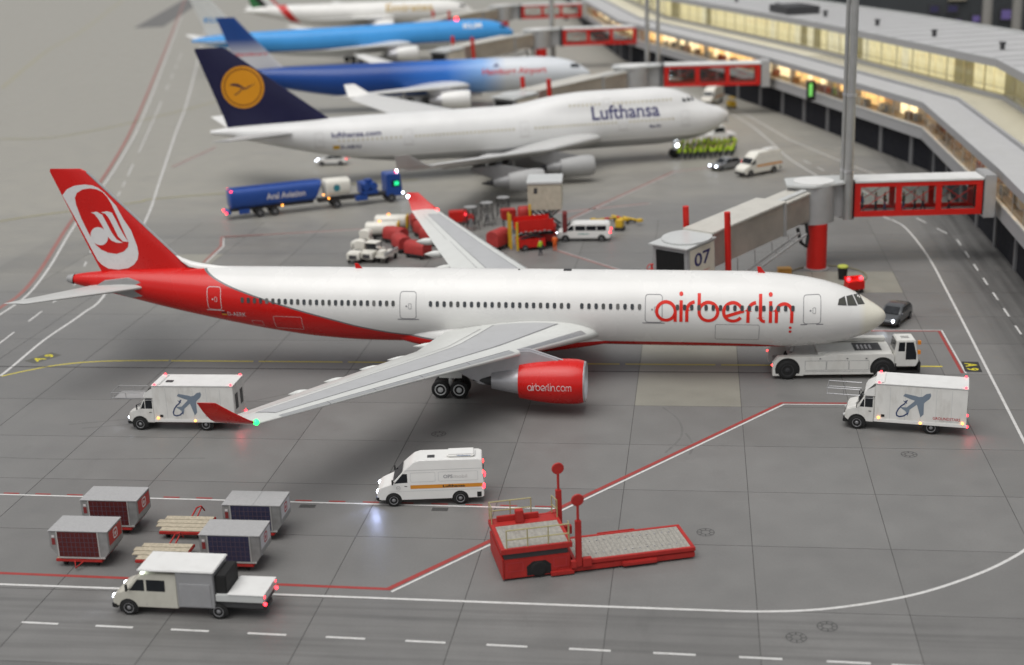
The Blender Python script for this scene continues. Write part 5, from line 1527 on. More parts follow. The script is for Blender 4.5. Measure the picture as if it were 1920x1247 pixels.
# crew-cab works truck on the service road
ct = thing('crew_cab_truck', 'pale grey crew cab works truck with roller shutter and low flatbed on the service road', 'truck', (-30.2, -24.0, 0), R(178.5))
hw = 1.0
tpc = lambda x, z: (1 if z < 1.35 else 1-.08*(z-1.35))*(1 if x < 2.2 else 1-.10*((x-2.2)/1.2)**2)
CT = PM('pale_khaki_paint', (.50, .485, .42), .4, coat=.3, var=.05, dirt=.1)
cb = shell('cab', [(-.3, .5), (3.2, .5), (3.36, .62), (3.36, .98), (3.22, 1.18), (2.55, 1.45), (1.9, 2.2), (1.6, 2.38), (-.3, 2.42)], hw, CT, ct, tpc, .07, (1.35, 1.9), (2.2, 2.7), 3)
yc = lambda x, z: hw*tpc(x, z)
for sd in (1, -1):
    panel('side_window', [(2.35, 1.45), (1.5, 1.45), (1.5, 2.08), (1.86, 2.08)], yc, GLASS, cb, sd)
    panel('side_window', [(1.38, 1.45), (.35, 1.45), (.35, 2.08), (1.38, 2.08)], yc, GLASS, cb, sd)
    decal('door_gap', ribbon([(1.44, .6), (1.44, 2.12)], .02), lambda u, v: (u, sd*(yc(u, v)+.006), v), GREY, cb)
    lamp('headlamp', ct, (3.27, sd*.72, .95), .17, LEDW)
    lamp('tail_lamp', ct, (-5.02, sd*.92, .95), .10, LEDR)
    lamp('tail_lamp', ct, (-4.98, sd*.9, 1.35), .08, LEDR)
    MB().beam((2.3, sd*.95, 1.55), (2.4, sd*1.2, 1.55), .03).obox((2.4, sd*1.2, 1.7), (.09, .14, .36)).build('mirror', BLACK, cb)
MB().add([(2.52, -.82, 1.50), (2.52, .82, 1.50), (1.94, .78, 2.2), (1.94, -.78, 2.2)], [(0, 1, 2, 3)]).build('windscreen', GLASS, cb, loc=(.02, 0, .02))
bxm = B('body_box', PM('body_grey', (.27, .27, .275), .5, var=.06), ct, (-2.35, -.32, -1.05, 1.05, .62, 2.62), bevel=.03)
for sd in (1, -1):
    for k in range(18):
        z = .72+k*.072
        MB().box(-2.15, -.5, sd*1.052-.012, sd*1.052+.03, z, z+.05).build('shutter_slat', PM('shutter_grey', (.42, .42, .43), .4, metal=.3), bxm)
B('roof', ROOFWHITE, ct, (-2.42, 1.75, -1.1, 1.1, 2.63, 2.74), bevel=.04)
B('beacon_bar', EM('beacon_soft', (.9, 1, .85), 1.2), ct, (1.45, 1.62, .55, 1.0, 2.42, 2.54))
B('equipment', BLACK, ct, (-3.0, -2.38, -.9, .9, 1.2, 2.45), bevel=.05)
B('flatbed', LGREY, ct, (-5.0, -2.4, -1.05, 1.05, 1.05, 1.45), bevel=.03)
B('flatbed_deck', ROOFWHITE, ct, (-5.02, -3.05, -1.07, 1.07, 1.452, 1.5), bevel=.01)
B('chassis', DGREY, ct, (-4.9, 2.6, -.5, .5, .4, .62), (-4.9, -2.5, -.95, .95, .7, 1.04))
B('bumper', BLACK, ct, (3.1, 3.44, -.95, .95, .36, .66), bevel=.05)
wheels(ct, (2.47, -2.47), hw, .44, .28, None, 1.2)
glow('headlamp_beam', ct, (3.5, .7, .9), (.8, .85, 1), 25, (6, 1.5, 0), 70)

# towing tractor under the nose
TW = PM('tractor_white', (.64, .635, .60), .42, coat=.2, var=.06, scale=.8, dirt=.2)
tt = thing('towing_tractor', 'low white towbarless tractor with big black wheels under the airliner nose', 'tractor', (6.95, 15.55, 0), R(3.2))
hw = 1.95
for sd in (-1, 1):
    y0, y1 = (sd*hw, sd*(hw-.62))
    MB().prism([(-4.6, .28), (-4.6, 1.2), (-4.2, 1.75), (-1.0, 1.75), (-.4, 1.95), (4.1, 1.95), (4.35, 1.75), (4.35, .28), (2.9, .28), (2.9, .35), (-2.3, .35), (-2.3, .28)], 'y', min(y0, y1), max(y0, y1)).build('side_body', TW, tt, bevel=.05)
    for x in (-3.5, 3.5):
        decal('wheel_arch', poly2(arc(x, .78, .92, -20, 200, 20)), lambda u, v: (u, sd*(hw+.004), v), BLACK, tt)
        wheel(tt, x, sd*(hw-.16), .74, .46, PM('tractor_rim', (.035, .035, .037), .5, var=.1), sd)
    for a, b in ((-2.2, -.65), (-.6, 1.0), (1.05, 2.5)):
        decal('service_hatch', ribbon(rrect(a, b, .72, 1.45, .04, 1), .02, True), lambda u, v: (u, sd*(hw+.006), v), LINE, tt)
    decal('body_seam', poly2([(-2.25, .60), (2.5, .60), (2.5, .62), (-2.25, .62)]), lambda u, v: (u, sd*(hw+.006), v), LINE, tt)
    for x in (-1.1, .9, 2.3): MB().obox((x, sd*(hw+.01), 1.62), (.12, .04, .06)).build('marker', DGREY, tt)
    lamp('tail_lamp', tt, (-4.62, sd*1.75, 1.1), .08, EM('lamp_red_soft', (1, .05, .05), 4))
B('rear_deck', TW, tt, (-1.2, 4.3, -1.32, 1.32, 1.2, 1.9), bevel=.05)
B('engine_bay', DGREY, tt, (1.6, 3.6, -.9, .9, 1.902, 1.93))
for k in range(4): MB().cyl((1.9+k*.3, -.7, 1.94), (1.9+k*.3, .1, 1.94), .1).build('engine_pipe', SILVER, tt, smooth=True)
B('ramp', PM('ramp_grey', (.42, .41, .39), .5, dirt=.3), tt, (-3.4, -.9, -1.3, 1.3, 1.55, 1.75), bevel=.04)
B('cradle', GREYMETAL, tt, (-4.3, -3.3, -1.3, 1.3, .5, .85), bevel=.04)
B('far_wall', TW, tt, (-1.0, 4.2, 1.2, 1.94, 1.96, 2.2), bevel=.03)
cbt = shell('cab', [(4.36, .9), (5.95, .9), (6.15, 1.3), (6.05, 1.9), (5.85, 2.95), (4.5, 2.95), (4.36, 2.1)], .85, TW, tt, None, .05)
cbt.location = (0, -1.0, 0)
for q in ([(4.62, 2.1), (4.66, 2.8), (5.1, 2.8), (5.1, 2.1)], [(5.18, 1.45), (5.18, 2.8), (5.72, 2.8), (5.95, 1.9), (5.95, 1.45)]):
    for sd in (1, -1): panel('side_window', q, lambda x, z: .85, GLASS, cbt, sd)
MB().add([(5.99, -.75, 2.0), (5.99, .75, 2.0), (5.88, .75, 2.8), (5.88, -.75, 2.8)], [(0, 1, 2, 3)]).build('windscreen', GLASS, cbt, loc=(.03, 0, 0))
MB().add([(4.35, -.75, 2.15), (4.35, .75, 2.15), (4.47, .75, 2.85), (4.47, -.75, 2.85)], [(0, 1, 2, 3)]).build('rear_window', GLASS, cbt, loc=(-.02, 0, 0))
B('roof_vent', DGREY, cbt, (4.9, 5.5, -.25, -.15, 2.952, 2.97), (4.9, 5.5, .1, .2, 2.952, 2.97))
B('roof', ROOFWHITE, cbt, (4.5, 5.9, -.9, .9, 2.952, 2.96)) if False else None
B('front_frame', BLACK, tt, (4.4, 6.3, -1.85, .2, .38, .52), (4.4, 4.55, -1.86, -1.7, .52, 1.2), (6.1, 6.3, -1.86, .2, .52, 1.25), bevel=.03)
for z in (2.75, 2.0): MB().obox((6.15, -1.75, z), (.22, .2, .28)).build('beacon', PM('amber_lens', (.65, .22, .02), .3), tt)
lamp('beacon', tt, (5.2, -1.0, 3.05), .09, LEDO) if False else None

# cars
def car(label, loc, rz, paint_, lit_=True, group=None):
    t = thing('car', label, 'car', loc, rz, group)
    hw = .88
    tp = lambda x, z: (1 if z < .85 else 1-.22*(z-.85))*(1-.10*max(0, (abs(x)-1.4)/.8)**2)
    b = shell('body', [(-2.15, .3), (2.05, .3), (2.2, .42), (2.18, .62), (2.0, .76), (1.05, .95), (.35, 1.42), (-.1, 1.52), (-1.2, 1.50), (-1.85, 1.3), (-2.15, .95), (-2.22, .6)], hw, paint_, t, tp, .07, (.85, 1.15), (-1.7, 1.0, 1.6), 3)
    yf = lambda x, z: hw*tp(x, z)
    for sd in (1, -1):
        panel('side_window', [(.92, .98), (-.35, .98), (-.35, 1.42), (.22, 1.42)], yf, GLASS, b, sd)
        panel('side_window', [(-.42, .98), (-1.75, 1.0), (-1.45, 1.38), (-.42, 1.42)], yf, GLASS, b, sd)
        lamp('headlamp', t, (2.08, sd*.62, .66), .12, LEDW if lit_ else GLASS)
        lamp('tail_lamp', t, (-2.16, sd*.68, .85), .09, EM('lamp_red_soft', (1, .05, .05), 4))
        MB().obox((.85, sd*.93, 1.02), (.1, .16, .12)).build('mirror', paint_, b)
    MB().add([(1.06, -.68, .99), (1.06, .68, .99), (.40, .60, 1.42), (.40, -.60, 1.42)], [(0, 1, 2, 3)]).build('windscreen', GLASS, b, loc=(.015, 0, .03))
    MB().add([(-2.13, -.62, 1.0), (-2.13, .62, 1.0), (-1.85, .58, 1.3), (-1.85, -.58, 1.3)], [(0, 1, 2, 3)]).build('rear_window', GLASS, b, loc=(-.02, 0, .02))
    MB().box(2.19, 2.215, -.5, .5, .45, .58).build('grille', BLACK, b)
    wheels(t, (1.32, -1.38), hw, .31, .2, None, 1.15)
    if lit_: glow('headlamp_beam', t, (2.3, 0, .6), (.8, .88, 1), 20, (4.5, 0, 0), 70)
    return t
CARG = PM('car_grey', (.10, .105, .11), .3, metal=.5, coat=.6, var=.04)
car('dark grey compact car with lit headlamps behind the white nose cone', (13.3, 28.4, 0), R(-117), CARG, True, 'small cars')
car('silver car with two bright headlamps beside the distant cream van', (.3, 97.0, 0), R(-140), PM('car_silver', (.32, .33, .34), .3, metal=.6, coat=.6), True, 'small cars')

# minibus
mb = thing('minibus', 'white minibus with dark side windows by the red scissor lift', 'minibus', (-15.3, 58.0, 0), R(181))
hw = .97
tpm = lambda x, z: (1 if z < 1.05 else 1-.12*(z-1.05))*(1-.08*max(0, (x-1.9)/1)**2)
b = shell('body', [(-2.85, .35), (2.75, .35), (2.92, .5), (2.9, .85), (2.7, 1.05), (2.0, 1.22), (1.3, 1.85), (.95, 1.98), (-2.6, 1.98), (-2.85, 1.8), (-2.9, .5)], hw, WHITE, mb, tpm, .08, (1.05, 1.5), (1.9, 2.4), 3)
ym = lambda x, z: hw*tpm(x, z)
for sd in (1, -1):
    panel('side_window', [(1.85, 1.2), (1.0, 1.2), (1.0, 1.72), (1.35, 1.72)], ym, GLASS, b, sd)
    for a, c in ((.85, -.25), (-.32, -1.4), (-1.47, -2.45)):
        panel('side_window', [(a, 1.2), (c, 1.2), (c, 1.72), (a, 1.72)], ym, GLASS, b, sd)
    lamp('headlamp', mb, (2.8, sd*.68, .85), .13, LEDW)
    lamp('tail_lamp', mb, (-2.86, sd*.85, 1.0), .13, LEDR)
MB().add([(2.0, -.78, 1.25), (2.0, .78, 1.25), (1.34, .72, 1.84), (1.34, -.72, 1.84)], [(0, 1, 2, 3)]).build('windscreen', GLASS, b, loc=(.02, 0, .03))
decal('lettering', fit(text2d('HAMBURG', 1, .02), .55, -.6, .78, .92), lambda u, v: (u, ym(u, v)+.01, v), PM('print_teal', (.05, .25, .22), .5), b)
B('bumper', BLACK, mb, (2.7, 3.0, -.9, .9, .3, .55), (-3.0, -2.8, -.9, .9, .3, .55), bevel=.04) if False else B('bumper', BLACK, mb, (2.7, 3.0, -.9, .9, .3, .55), bevel=.04)
wheels(mb, (1.9, -1.95), hw, .36, .24, None, 1.16)

# cargo loader
ld = thing('cargo_loader', 'red cargo loader with metal decks, handrails and two round topped posts', 'cargo loader', (-13.44, -20.11, 0), R(18.3))
DECK = PM('loader_deck', (.33, .315, .28), .55, metal=.15, var=.3, scale=6, dirt=.3, bump=.5, bscale=14)
B('chassis', REDM, ld, (.05, 3.75, .06, 3.9, .12, 1.25), bevel=.04)
B('front_panel', REDM, ld, (-.04, .046, .05, 3.9, .1, 1.3), bevel=.02)
B('base_rail', REDM, ld, (3.0, 10.8, .02, .5, .10, .45), bevel=.04)
B('base_rail', REDM, ld, (3.76, 10.8, 2.6, 3.05, .10, .45), bevel=.04)
B('base_rail', REDM, ld, (6.6, 8.6, -.18, .018, .14, .40), bevel=.05)
B('cross_beam', DGREY, ld, (10.4, 10.79, .51, 2.59, .12, .42))
B('base_step', REDM, ld, (2.6, 3.9, -.14, .05, .08, .3), bevel=.02)
B('wheel_housing', BLACK, ld, (1.35, 2.6, .02, .055, .15, .95), bevel=.2) if False else None
decal('wheel_housing', poly2([(1.3, .2), (2.65, .2), (2.65, .75), (2.35, 1.02), (1.65, 1.02), (1.3, .75)]), lambda u, v: (u, .052, v), BLACK, ld)
MB().lathe((1.98, .02, .52), (0, .3, 0), [(0, 0), (0, .3), (0, .40), (.1, .46), (1, .46)], 20).build('wheel', BLACK, ld, smooth=True)
for a, b in ((.2, 1.1), (2.8, 3.5)):
    decal('service_hatch', ribbon(rrect(a, b, .55, 1.05, .03, 1), .02, True), lambda u, v: (u, .053, v), MATS['print_red'], ld)
B('platform_frame', REDM, ld, (-.08, 3.85, -.02, .18, 1.62, 1.92), (-.08, 3.85, 3.9, 4.08, 1.62, 1.92), (-.08, .14, .182, 3.898, 1.62, 1.92), (3.66, 3.85, .182, 3.898, 1.62, 1.92), bevel=.02)
B('platform_underframe', DGREY, ld, (.1, 3.6, .15, 3.8, 1.255, 1.618))
B('platform_deck', DECK, ld, (.145, 3.655, .185, 3.0, 1.66, 1.90))
B('platform_plate', REDM, ld, (.145, 3.655, 3.003, 3.895, 1.66, 1.915), bevel=.01)
for k in range(1, 12):
    B('deck_roller', PM('roller_steel', (.33, .32, .30), .45, metal=.5), ld, (.16+k*.29, .185+k*.29, .25, 2.95, 1.902, 1.912))
B('console', REDM, ld, (1.35, 1.8, 3.1, 3.5, 1.92, 2.65), bevel=.03)
B('control_shelf', REDM, ld, (.35, 2.75, 3.55, 3.75, 1.92, 2.22), bevel=.02)
BRASS = PM('handrail_brass', (.42, .38, .20), .45, metal=.4)
def rail(name, pts, hs, z0):
    m = MB()
    for h in hs: m.tube([(x, y, z0+h) for x, y in pts], .038, 6)
    P = [Vector((x, y, 0)) for x, y in pts]
    for a, b in zip(P, P[1:]):
        n = max(1, round((b-a).length/1.05))
        for i in range(n+1):
            c = a.lerp(b, i/n); m.tube([(c.x, c.y, z0), (c.x, c.y, z0+max(hs))], .036, 6)
    return m.build(name, BRASS, ld, smooth=True)
rail('handrail', [(.25, .1), (3.7, .1), (3.75, .5)], (.5, 1.05), 1.92)
rail('handrail', [(.0, 3.3), (.0, 4.0), (2.4, 4.0)], (.5, 1.05), 1.92)
rail('handrail', [(3.6, 4.0), (3.75, 3.3)], (.5, 1.05), 1.92)
B('lift_frame', REDM, ld, (3.9, 10.82, -.02, .2, .5, .72), (3.9, 10.82, 2.85, 3.07, .5, .72), (10.6, 10.82, .202, 2.848, .5, .72), (3.9, 4.1, .202, 2.848, .5, .72), bevel=.02)
B('lift_deck', DECK, ld, (4.105, 10.595, .205, 2.845, .55, .70))
B('side_guide', REDM, ld, (6.0, 8.2, 3.075, 3.2, .5, .74), bevel=.03)
for k in range(34):
    for y in (.55, 1.5, 2.45):
        pass
for k in range(1, 26):
    B('deck_roller', MATS['roller_steel'], ld, (4.1+k*.25, 4.125+k*.25, .3, 2.75, .702, .712))
bw = MB()
for k in range(14):
    for y in (.75, 2.25): bw.sphere((4.5+k*.42, y, .715), .055, 6, 4)
o = bw.build('ball_castors', SILVER, ld); o['kind'] = 'stuff'
for x, y, h, z0 in ((4.19, .02, 4.0, .45), (4.0, 3.95, 4.25, .6)):
    po = MB().box(x-.16, x+.16, y-.13, y+.13, z0, z0+2.7).build('guide_post', REDM, ld, bevel=.02)
    MB().cyl((x, y, z0+2.7), (x, y, h+.1), .075, n=12).build('post_stem', REDM, po, smooth=True)
    MB().lathe((x, y-.06, h+.35), (0, .12, 0), [(0, 0), (0, .32), (.5, .36), (1, .32), (1, 0)], 22).build('round_marker', REDM, po, smooth=True)
    MB().obox((x+.45, y-.02, z0+.2), (.5, .3, .5)).obox((x-.3, y-.02, z0+.15), (.3, .3, .4)).build('post_foot', REDM, po, bevel=.02)

# containers on dollies
def uld(label, x, y, curtain, badge, split=False, rz=0.0, emblem=True):
    t = thing('cargo_container', label, 'container', (x, y, .56), rz, 'cargo containers on dollies')
    w, d, h = 3.5, 2.0, 1.62
    P = [(-w/2+.55, 0), (w/2-.30, 0), (w/2, .42), (w/2, h), (-w/2, h), (-w/2, .62)]
    MB().prism(P, 'y', 0, d).build('shell', PM('container_alu', (.30, .30, .295), .42, metal=.4, var=.15, scale=2, dirt=.25), t, bevel=.03)
    B('roof_panel', PM('container_roof', (.38, .38, .38), .5, metal=.15, var=.12, scale=8, dirt=.15), t, (-w/2-.02, w/2+.02, -.03, d+.02, h+.002, h+.05), bevel=.015)
    if split: B('roof_joint', GREY, t, (.08, .13, -.02, d, h+.052, h+.06))
    cu = MB().box(-1.22, 1.12, -.03, -.003, .10, h-.03).build('curtain', curtain, t)
    for k in range(1, 9): B('curtain_strap', MATS['strap'], cu, (-1.22+k*.26-.012, -1.22+k*.26+.012, -.042, -.031, .14, h-.08))
    for k in range(1, 5): B('curtain_strap', MATS['strap'], cu, (-1.2, 1.1, -.047, -.043, .12+k*.29-.012, .12+k*.29+.012))
    B('edge_rail', PM('rail_alu', (.6, .6, .58), .35, metal=.6), t, (-w/2+.5, w/2-.28, -.05, .0, -.01, .07), (-1.3, -1.23, -.03, -.002, .1, h), (1.13, 1.2, -.03, -.002, .1, h))
    B('placard', PM('placard_red', (.22, .03, .03), .5), t, (-1.60, -1.40, -.012, -.003, .80, 1.2))
    B('placard', PALE, t, (-1.58, -1.42, -.014, -.003, 1.25, 1.38))
    mt, mk = badge
    bd = MB().box(w/2+.003, w/2+.014, .15, d-.15, .75, h-.08).build('side_badge', mt, t)
    decal('badge_mark', merge2(ribbon(rrect(.75, 1.25, .92, 1.42, .12, 3), .09, True), disc2(1.0, 1.15, .12, 10)), lambda u, v: (w/2+.018, u, v), mk, bd)
    return t
def dolly(label, x, y, loaded, rz=0.0):
    t = thing('cargo_dolly', label, 'dolly', (x, y, 0), rz, 'cargo dollies')
    w, d = 2.75, 2.15
    f = MB(); f.box(-w/2, w/2, -.04, .10, .34, .50); f.box(-w/2, w/2, d-.1, d+.04, .34, .50); f.box(-w/2, -w/2+.14, .102, d-.102, .34, .50); f.box(w/2-.14, w/2, .102, d-.102, .34, .50)
    f.box(-.1, .1, .102, d-.102, .36, .46)
    f.build('frame', REDM, t, bevel=.02)
    for a in (-.95, .95):
        for b in (.3, d-.3):
            MB().lathe((a-.1, b, .19), (.2, 0, 0), [(0, 0), (0, .14), (.15, .18), (.85, .18), (1, .14), (1, 0)], 14).build('wheel', BLACK, t, smooth=True)
    if loaded:
        B('bed', WOOD, t, (-w/2+.05, w/2-.05, .05, d-.05, .502, .552))
        MB().tube([(-.25, -.03, .38), (0, -.55, .22), (.25, -.03, .38)], .045, 6).build('drawbar', REDM, t)
        MB().tube([(w/2, d*.2, .45), (w/2+.12, d*.5, .7), (w/2, d, .75)], .05, 6).build('stop_lever', REDM, t)
    else:
        for k in range(4):
            ln = (.0, .42, .55, .25)[k]
            MB().box(-w/2-ln, w/2-.05, .06+k*.52, .06+k*.52+.46, .502, .56).build('plank', WOOD, t, bevel=.01)
        MB().tube([(-.2, d, .4), (-.05, d+.7, .75), (.3, d+.55, .95), (.35, d+.9, .5)], .05, 6).tube([(.15, d, .4), (.25, d+.8, .8)], .05, 6).build('drawbar', REDM, t)
    return t
PM('strap', (.10, .07, .09), .6)
CRED = PM('curtain_maroon', (.085, .012, .012), .5, var=.25, scale=4)
CNAV = PM('curtain_navy', (.030, .030, .065), .5, var=.25, scale=4)
RB_ = (PM('badge_red', (.42, .035, .03), .4), PALE); WB_ = (PM('badge_white', (.55, .55, .57), .4), LRED)
for x, y, cu, bd, sp_, la, lb in ((-37.65, -19.7, CRED, RB_, False, 'silver container with maroon curtain and red badge, front left of the group', 'red dolly carrying the front left maroon container'),
                        (-37.6, -15.5, CRED, RB_, False, 'silver container with maroon curtain and red badge, rear left of the group', 'red dolly carrying the rear left maroon container'),
                        (-28.8, -15.75, CNAV, WB_, True, 'silver container with navy curtain and jointed roof, rear right of the group', 'red dolly carrying the rear right navy container'),
                        (-28.8, -19.75, CNAV, WB_, False, 'silver container with navy curtain, half hidden by the works truck', 'red dolly carrying the navy container behind the works truck')):
    uld(la, x, y, cu, bd, sp_)
    dolly(lb, x-.1, y-.02, True)
dolly('empty wooden bed dolly with three notched planks, rear of the two', -33.1, -15.95, False)
dolly('empty wooden bed dolly with red edge, front of the two', -33.1, -19.65, False)
# ---------------------------------------------------------------- fuel truck
ft = thing('fuel_tanker', 'long blue and white fuel tanker with Aral Aviation lettering below the jumbo tail', 'tanker', (-50.0, 74.0, 0), R(29))
def tank(name, x0, x1, z0, z1, w, mat, parent, slant=0.0, e=.55, n=24, dome=.12):
    rings = []
    for x, k in ((x0, .86), (x0+dome, 1.0), (x1-dome, 1.0), (x1, .86)):
        rg = []
        for i in range(n):
            a = 2*math.pi*i/n; c, s = math.cos(a), math.sin(a)
            zz = (z0+z1)/2+(z1-z0)/2*k*math.copysign(abs(s)**e, s)
            rg.append((x+(slant*(zz-z0) if x > (x0+x1)/2 else 0), w/2*k*math.copysign(abs(c)**e, c), zz))
        rings.append(rg)
    return MB().loft(rings).build(name, mat, parent, smooth=True, ang=50)
tank('tank', -9.5, .7, 1.2, 3.55, 2.55, BLUE, ft, .45)
tank('front_tank', 2.05, 5.2, 1.55, 3.5, 2.4, CREAM, ft)
MB().box(-9.4, 1.2, -.35, .35, 3.5, 3.62).build('catwalk', BLUE, ft)
B('chassis', DGREY, ft, (-9.5, .6, -.5, .5, .85, 1.19))
B('truck_chassis', DGREY, ft, (1.2, 11.0, -.5, .5, .8, 1.24))
B('rear_bumper', BLUE, ft, (-10.0, -9.5, -1.2, 1.2, .7, 1.0), bevel=.03)
B('skirt', BLUE, ft, (-8.6, -7.3, -1.22, -1.1, .6, 1.2), bevel=.03)
B('side_locker', BLUE, ft, (5.7, 7.2, -1.2, -.6, .6, 1.2), bevel=.03)
B('pump_housing', BLUE, ft, (6.65, 8.6, -1.1, 1.1, 1.25, 1.75), bevel=.06)
for x in (7.15, 8.1): MB().cyl((x, -1.1, 2.2), (x, 1.1, 2.2), .46, n=18).build('hose_reel', BLUE, ft, smooth=True)
B('pump_end', BLUE, ft, (6.5, 6.62, -1.0, 1.0, 1.3, 2.7), bevel=.05)
B('pump_top', BLUE, ft, (7.2, 8.1, -.5, .5, 2.5, 2.95), bevel=.08)
fc = shell('cab', [(9.7, .7), (11.5, .7), (11.62, .9), (11.62, 1.7), (11.45, 3.45), (9.9, 3.5), (9.7, 3.4)], 1.2, BLUE, ft, None, .08)
for sd in (-1, 1):
    panel('side_window', [(11.35, 1.85), (10.3, 1.85), (10.3, 2.65), (11.3, 2.65)], lambda x, z: 1.2, GLASS, fc, sd)
    lamp('headlamp', ft, (11.66, sd*.9, 1.0), .16, LEDW)
    lamp('tail_lamp', ft, (-10.02, sd*1.0, .85), .15, LEDR)
    lamp('marker_lamp', ft, (-9.3, sd*1.0, 3.35), .13, LEDR)
    lamp('side_lamp', ft, (-3.4, sd*1.28, 1.15), .11, LEDO)
    lamp('side_lamp', ft, (2.3, sd*1.28, 1.35), .10, LEDO)
MB().add([(11.62, -1.05, 1.8), (11.62, 1.05, 1.8), (11.49, 1.0, 2.75), (11.49, -1.0, 2.75)], [(0, 1, 2, 3)]).build('windscreen', GLASS, fc, loc=(.02, 0, 0))
MB().box(10.65, 11.2, -1.215, -1.208, 2.05, 2.5).build('lit_display', EM('display_green', (.02, .8, .3), .9), fc)
lamp('roof_lamp', ft, (11.1, -.6, 3.6), .14, LEDR); lamp('roof_lamp', ft, (11.3, -.2, 3.6), .14, LEDW)
wheels(ft, (-6.1, -4.3, 3.3, 10.2), 1.22, .52, .35)
decal('lettering', fit(text2d('Aral Aviation', 1, .02), -5.2, -.5, 2.0, 2.75), lambda u, v: (u, -1.29, v), PALE, ft)
decal('emblem', disc2(3.4, 2.5, .42, 14), lambda u, v: (u, -1.215, v), PM('print_teal2', (.03, .2, .25), .5), ft)

# ---------------------------------------------------------------- ground equipment between the two wings
def baggage_cart(label, x, y, rz, ln=2.6, h=1.75):
    t = thing('covered_cart', label, 'cart', (x, y, 0), rz, 'red covered carts')
    rings = []
    for q in (-ln/2, -ln/2+.06, ln/2-.06, ln/2):
        k = .96 if abs(q) > ln/2-.03 else 1
        rings.append([(q, k*yy, .5+k*(zz-.5)) for yy, zz in [(-.75, .5), (-.75, h*.75), (-.58, h*.92), (-.25, h), (.25, h), (.58, h*.92), (.75, h*.75), (.75, .5)]])
    MB().loft(rings).build('cover', REDTARP, t, smooth=True, ang=40)
    B('frame', DGREY, t, (-ln/2, ln/2, -.7, .7, .32, .49))
    for a in (-ln*.33, ln*.33):
        for b in (-.62, .62):
            MB().lathe((a, b-.08, .24), (0, .16, 0), [(0, 0), (0, .2), (.2, .24), (.8, .24), (1, .2), (1, 0)], 14).build('wheel', BLACK, t, smooth=True)
    MB().tube([(ln/2, 0, .4), (ln/2+.8, 0, .3)], .05, 6).build('drawbar', DGREY, t)
    return t
for a in ((-35.6, 57.0, -35, 'red covered cart beside the cream tank trailers, leftmost of the carts'), (-34.2, 53.4, -60, 'red covered cart end on, second from the left'), (-31.9, 50.6, -30, 'red covered cart nearest the white fuselage'),
          (-34.4, 63.2, -70, 'red covered cart half hidden at the wing edge, farthest back'), (-33.0, 59.6, -55, 'red covered cart at the wing edge, middle of the rear row'), (-31.7, 56.4, -55, 'red covered cart at the wing edge, front of the rear row')):
    baggage_cart(a[3], a[0], a[1], R(a[2]))
baggage_cart('single red rounded cart standing right of the wing beside yellow posts', -24.0, 54.2, R(-115), 2.4, 2.1)

def tank_trailer(label, x, y, rz):
    t = thing('tank_trailer', label, 'trailer', (x, y, 0), rz, 'cream tank trailers')
    tank('tank', -1.9, 1.6, .7, 2.05, 1.7, CREAM, t, 0, .7)
    B('rear_frame', YELLOW, t, (1.62, 1.75, -.85, .85, .5, 2.0), bevel=.02)
    B('chassis', DGREY, t, (-1.8, 1.8, -.5, .5, .45, .69))
    for a in (-1.1, 1.1):
        for b in (-.75, .75): MB().lathe((a, b-.1, .3), (0, .2, 0), [(0, 0), (0, .24), (.2, .3), (.8, .3), (1, .24), (1, 0)], 14).build('wheel', BLACK, t, smooth=True)
    B('beacon', EM('lamp_orange_soft', (1, .3, .05), 2), t, (-.5, -.25, -.12, .12, 2.06, 2.2))
    return t
tank_trailer('cream tank trailer with yellow end frame, nearer of the two', -37.2, 58.2, R(6))
tank_trailer('cream tank trailer with yellow end frame, farther of the two', -36.9, 61.6, R(4))
def tug(label, x, y, rz, canopy=True):
    t = thing('baggage_tug', label, 'tug', (x, y, 0), rz, 'white baggage tugs')
    shell('body', [(-1.5, .4), (1.5, .4), (1.6, .7), (1.5, 1.15), (.3, 1.2), (.2, .85), (-.5, .85), (-.55, 1.1), (-1.5, 1.05)], .68, CREAM, t, None, .06)
    if canopy:
        B('cab_roof', CREAM, t, (-.8, .55, -.66, .66, 1.85, 1.93), bevel=.03)
        for a in (-.72, .45):
            for b in (-.58, .58): MB().beam((a, b, 1.0), (a, b, 1.85), .06).build('roof_post', DGREY, t)
        B('windscreen', GLASS, t, (.42, .44, -.52, .52, 1.2, 1.82))
    else:
        tank('water_drum', -1.5, -.6, .95, 2.0, 1.3, CREAM, t, 0, .8)
    B('seat', BLACK, t, (-.45, -.05, -.4, .4, .852, 1.1), bevel=.03)
    for a in (-.95, .95):
        for b in (-.62, .62): MB().lathe((a, b-.11, .3), (0, .22, 0), [(0, 0), (0, .24), (.2, .3), (.8, .3), (1, .24), (1, 0)], 14).build('wheel', BLACK, t, smooth=True)
    B('grille', DGREY, t, (1.585, 1.61, -.4, .4, .55, .95))
    return t
tug('white baggage tug with canopy, leftmost and nearest the fuselage', -38.0, 49.3, R(-95), False)
tug('white baggage tug with dark window opening, middle of the three', -36.4, 49.6, R(-105), True)
tug('white baggage tug behind the other two', -38.6, 54.0, R(-100), False)
cart = thing('flat_cart', 'white flat equipment cart right of the baggage tugs', 'cart', (-34.9, 49.3, 0), R(-105))
B('bed', CREAM, cart, (-1.5, 1.5, -.55, .55, .6, .85), bevel=.04)
B('side_rail', LGREY, cart, (-1.5, 1.5, .45, .55, .852, 1.15), bevel=.02)
B('motor_box', CREAM, cart, (.4, 1.3, -.45, .35, .852, 1.3), bevel=.05)
for a in (-1, 1):
    for b in (-.45, .45): MB().lathe((a, b-.09, .3), (0, .18, 0), [(0, 0), (0, .25), (.2, .3), (.8, .3), (1, .25), (1, 0)], 14).build('wheel', BLACK, cart, smooth=True)

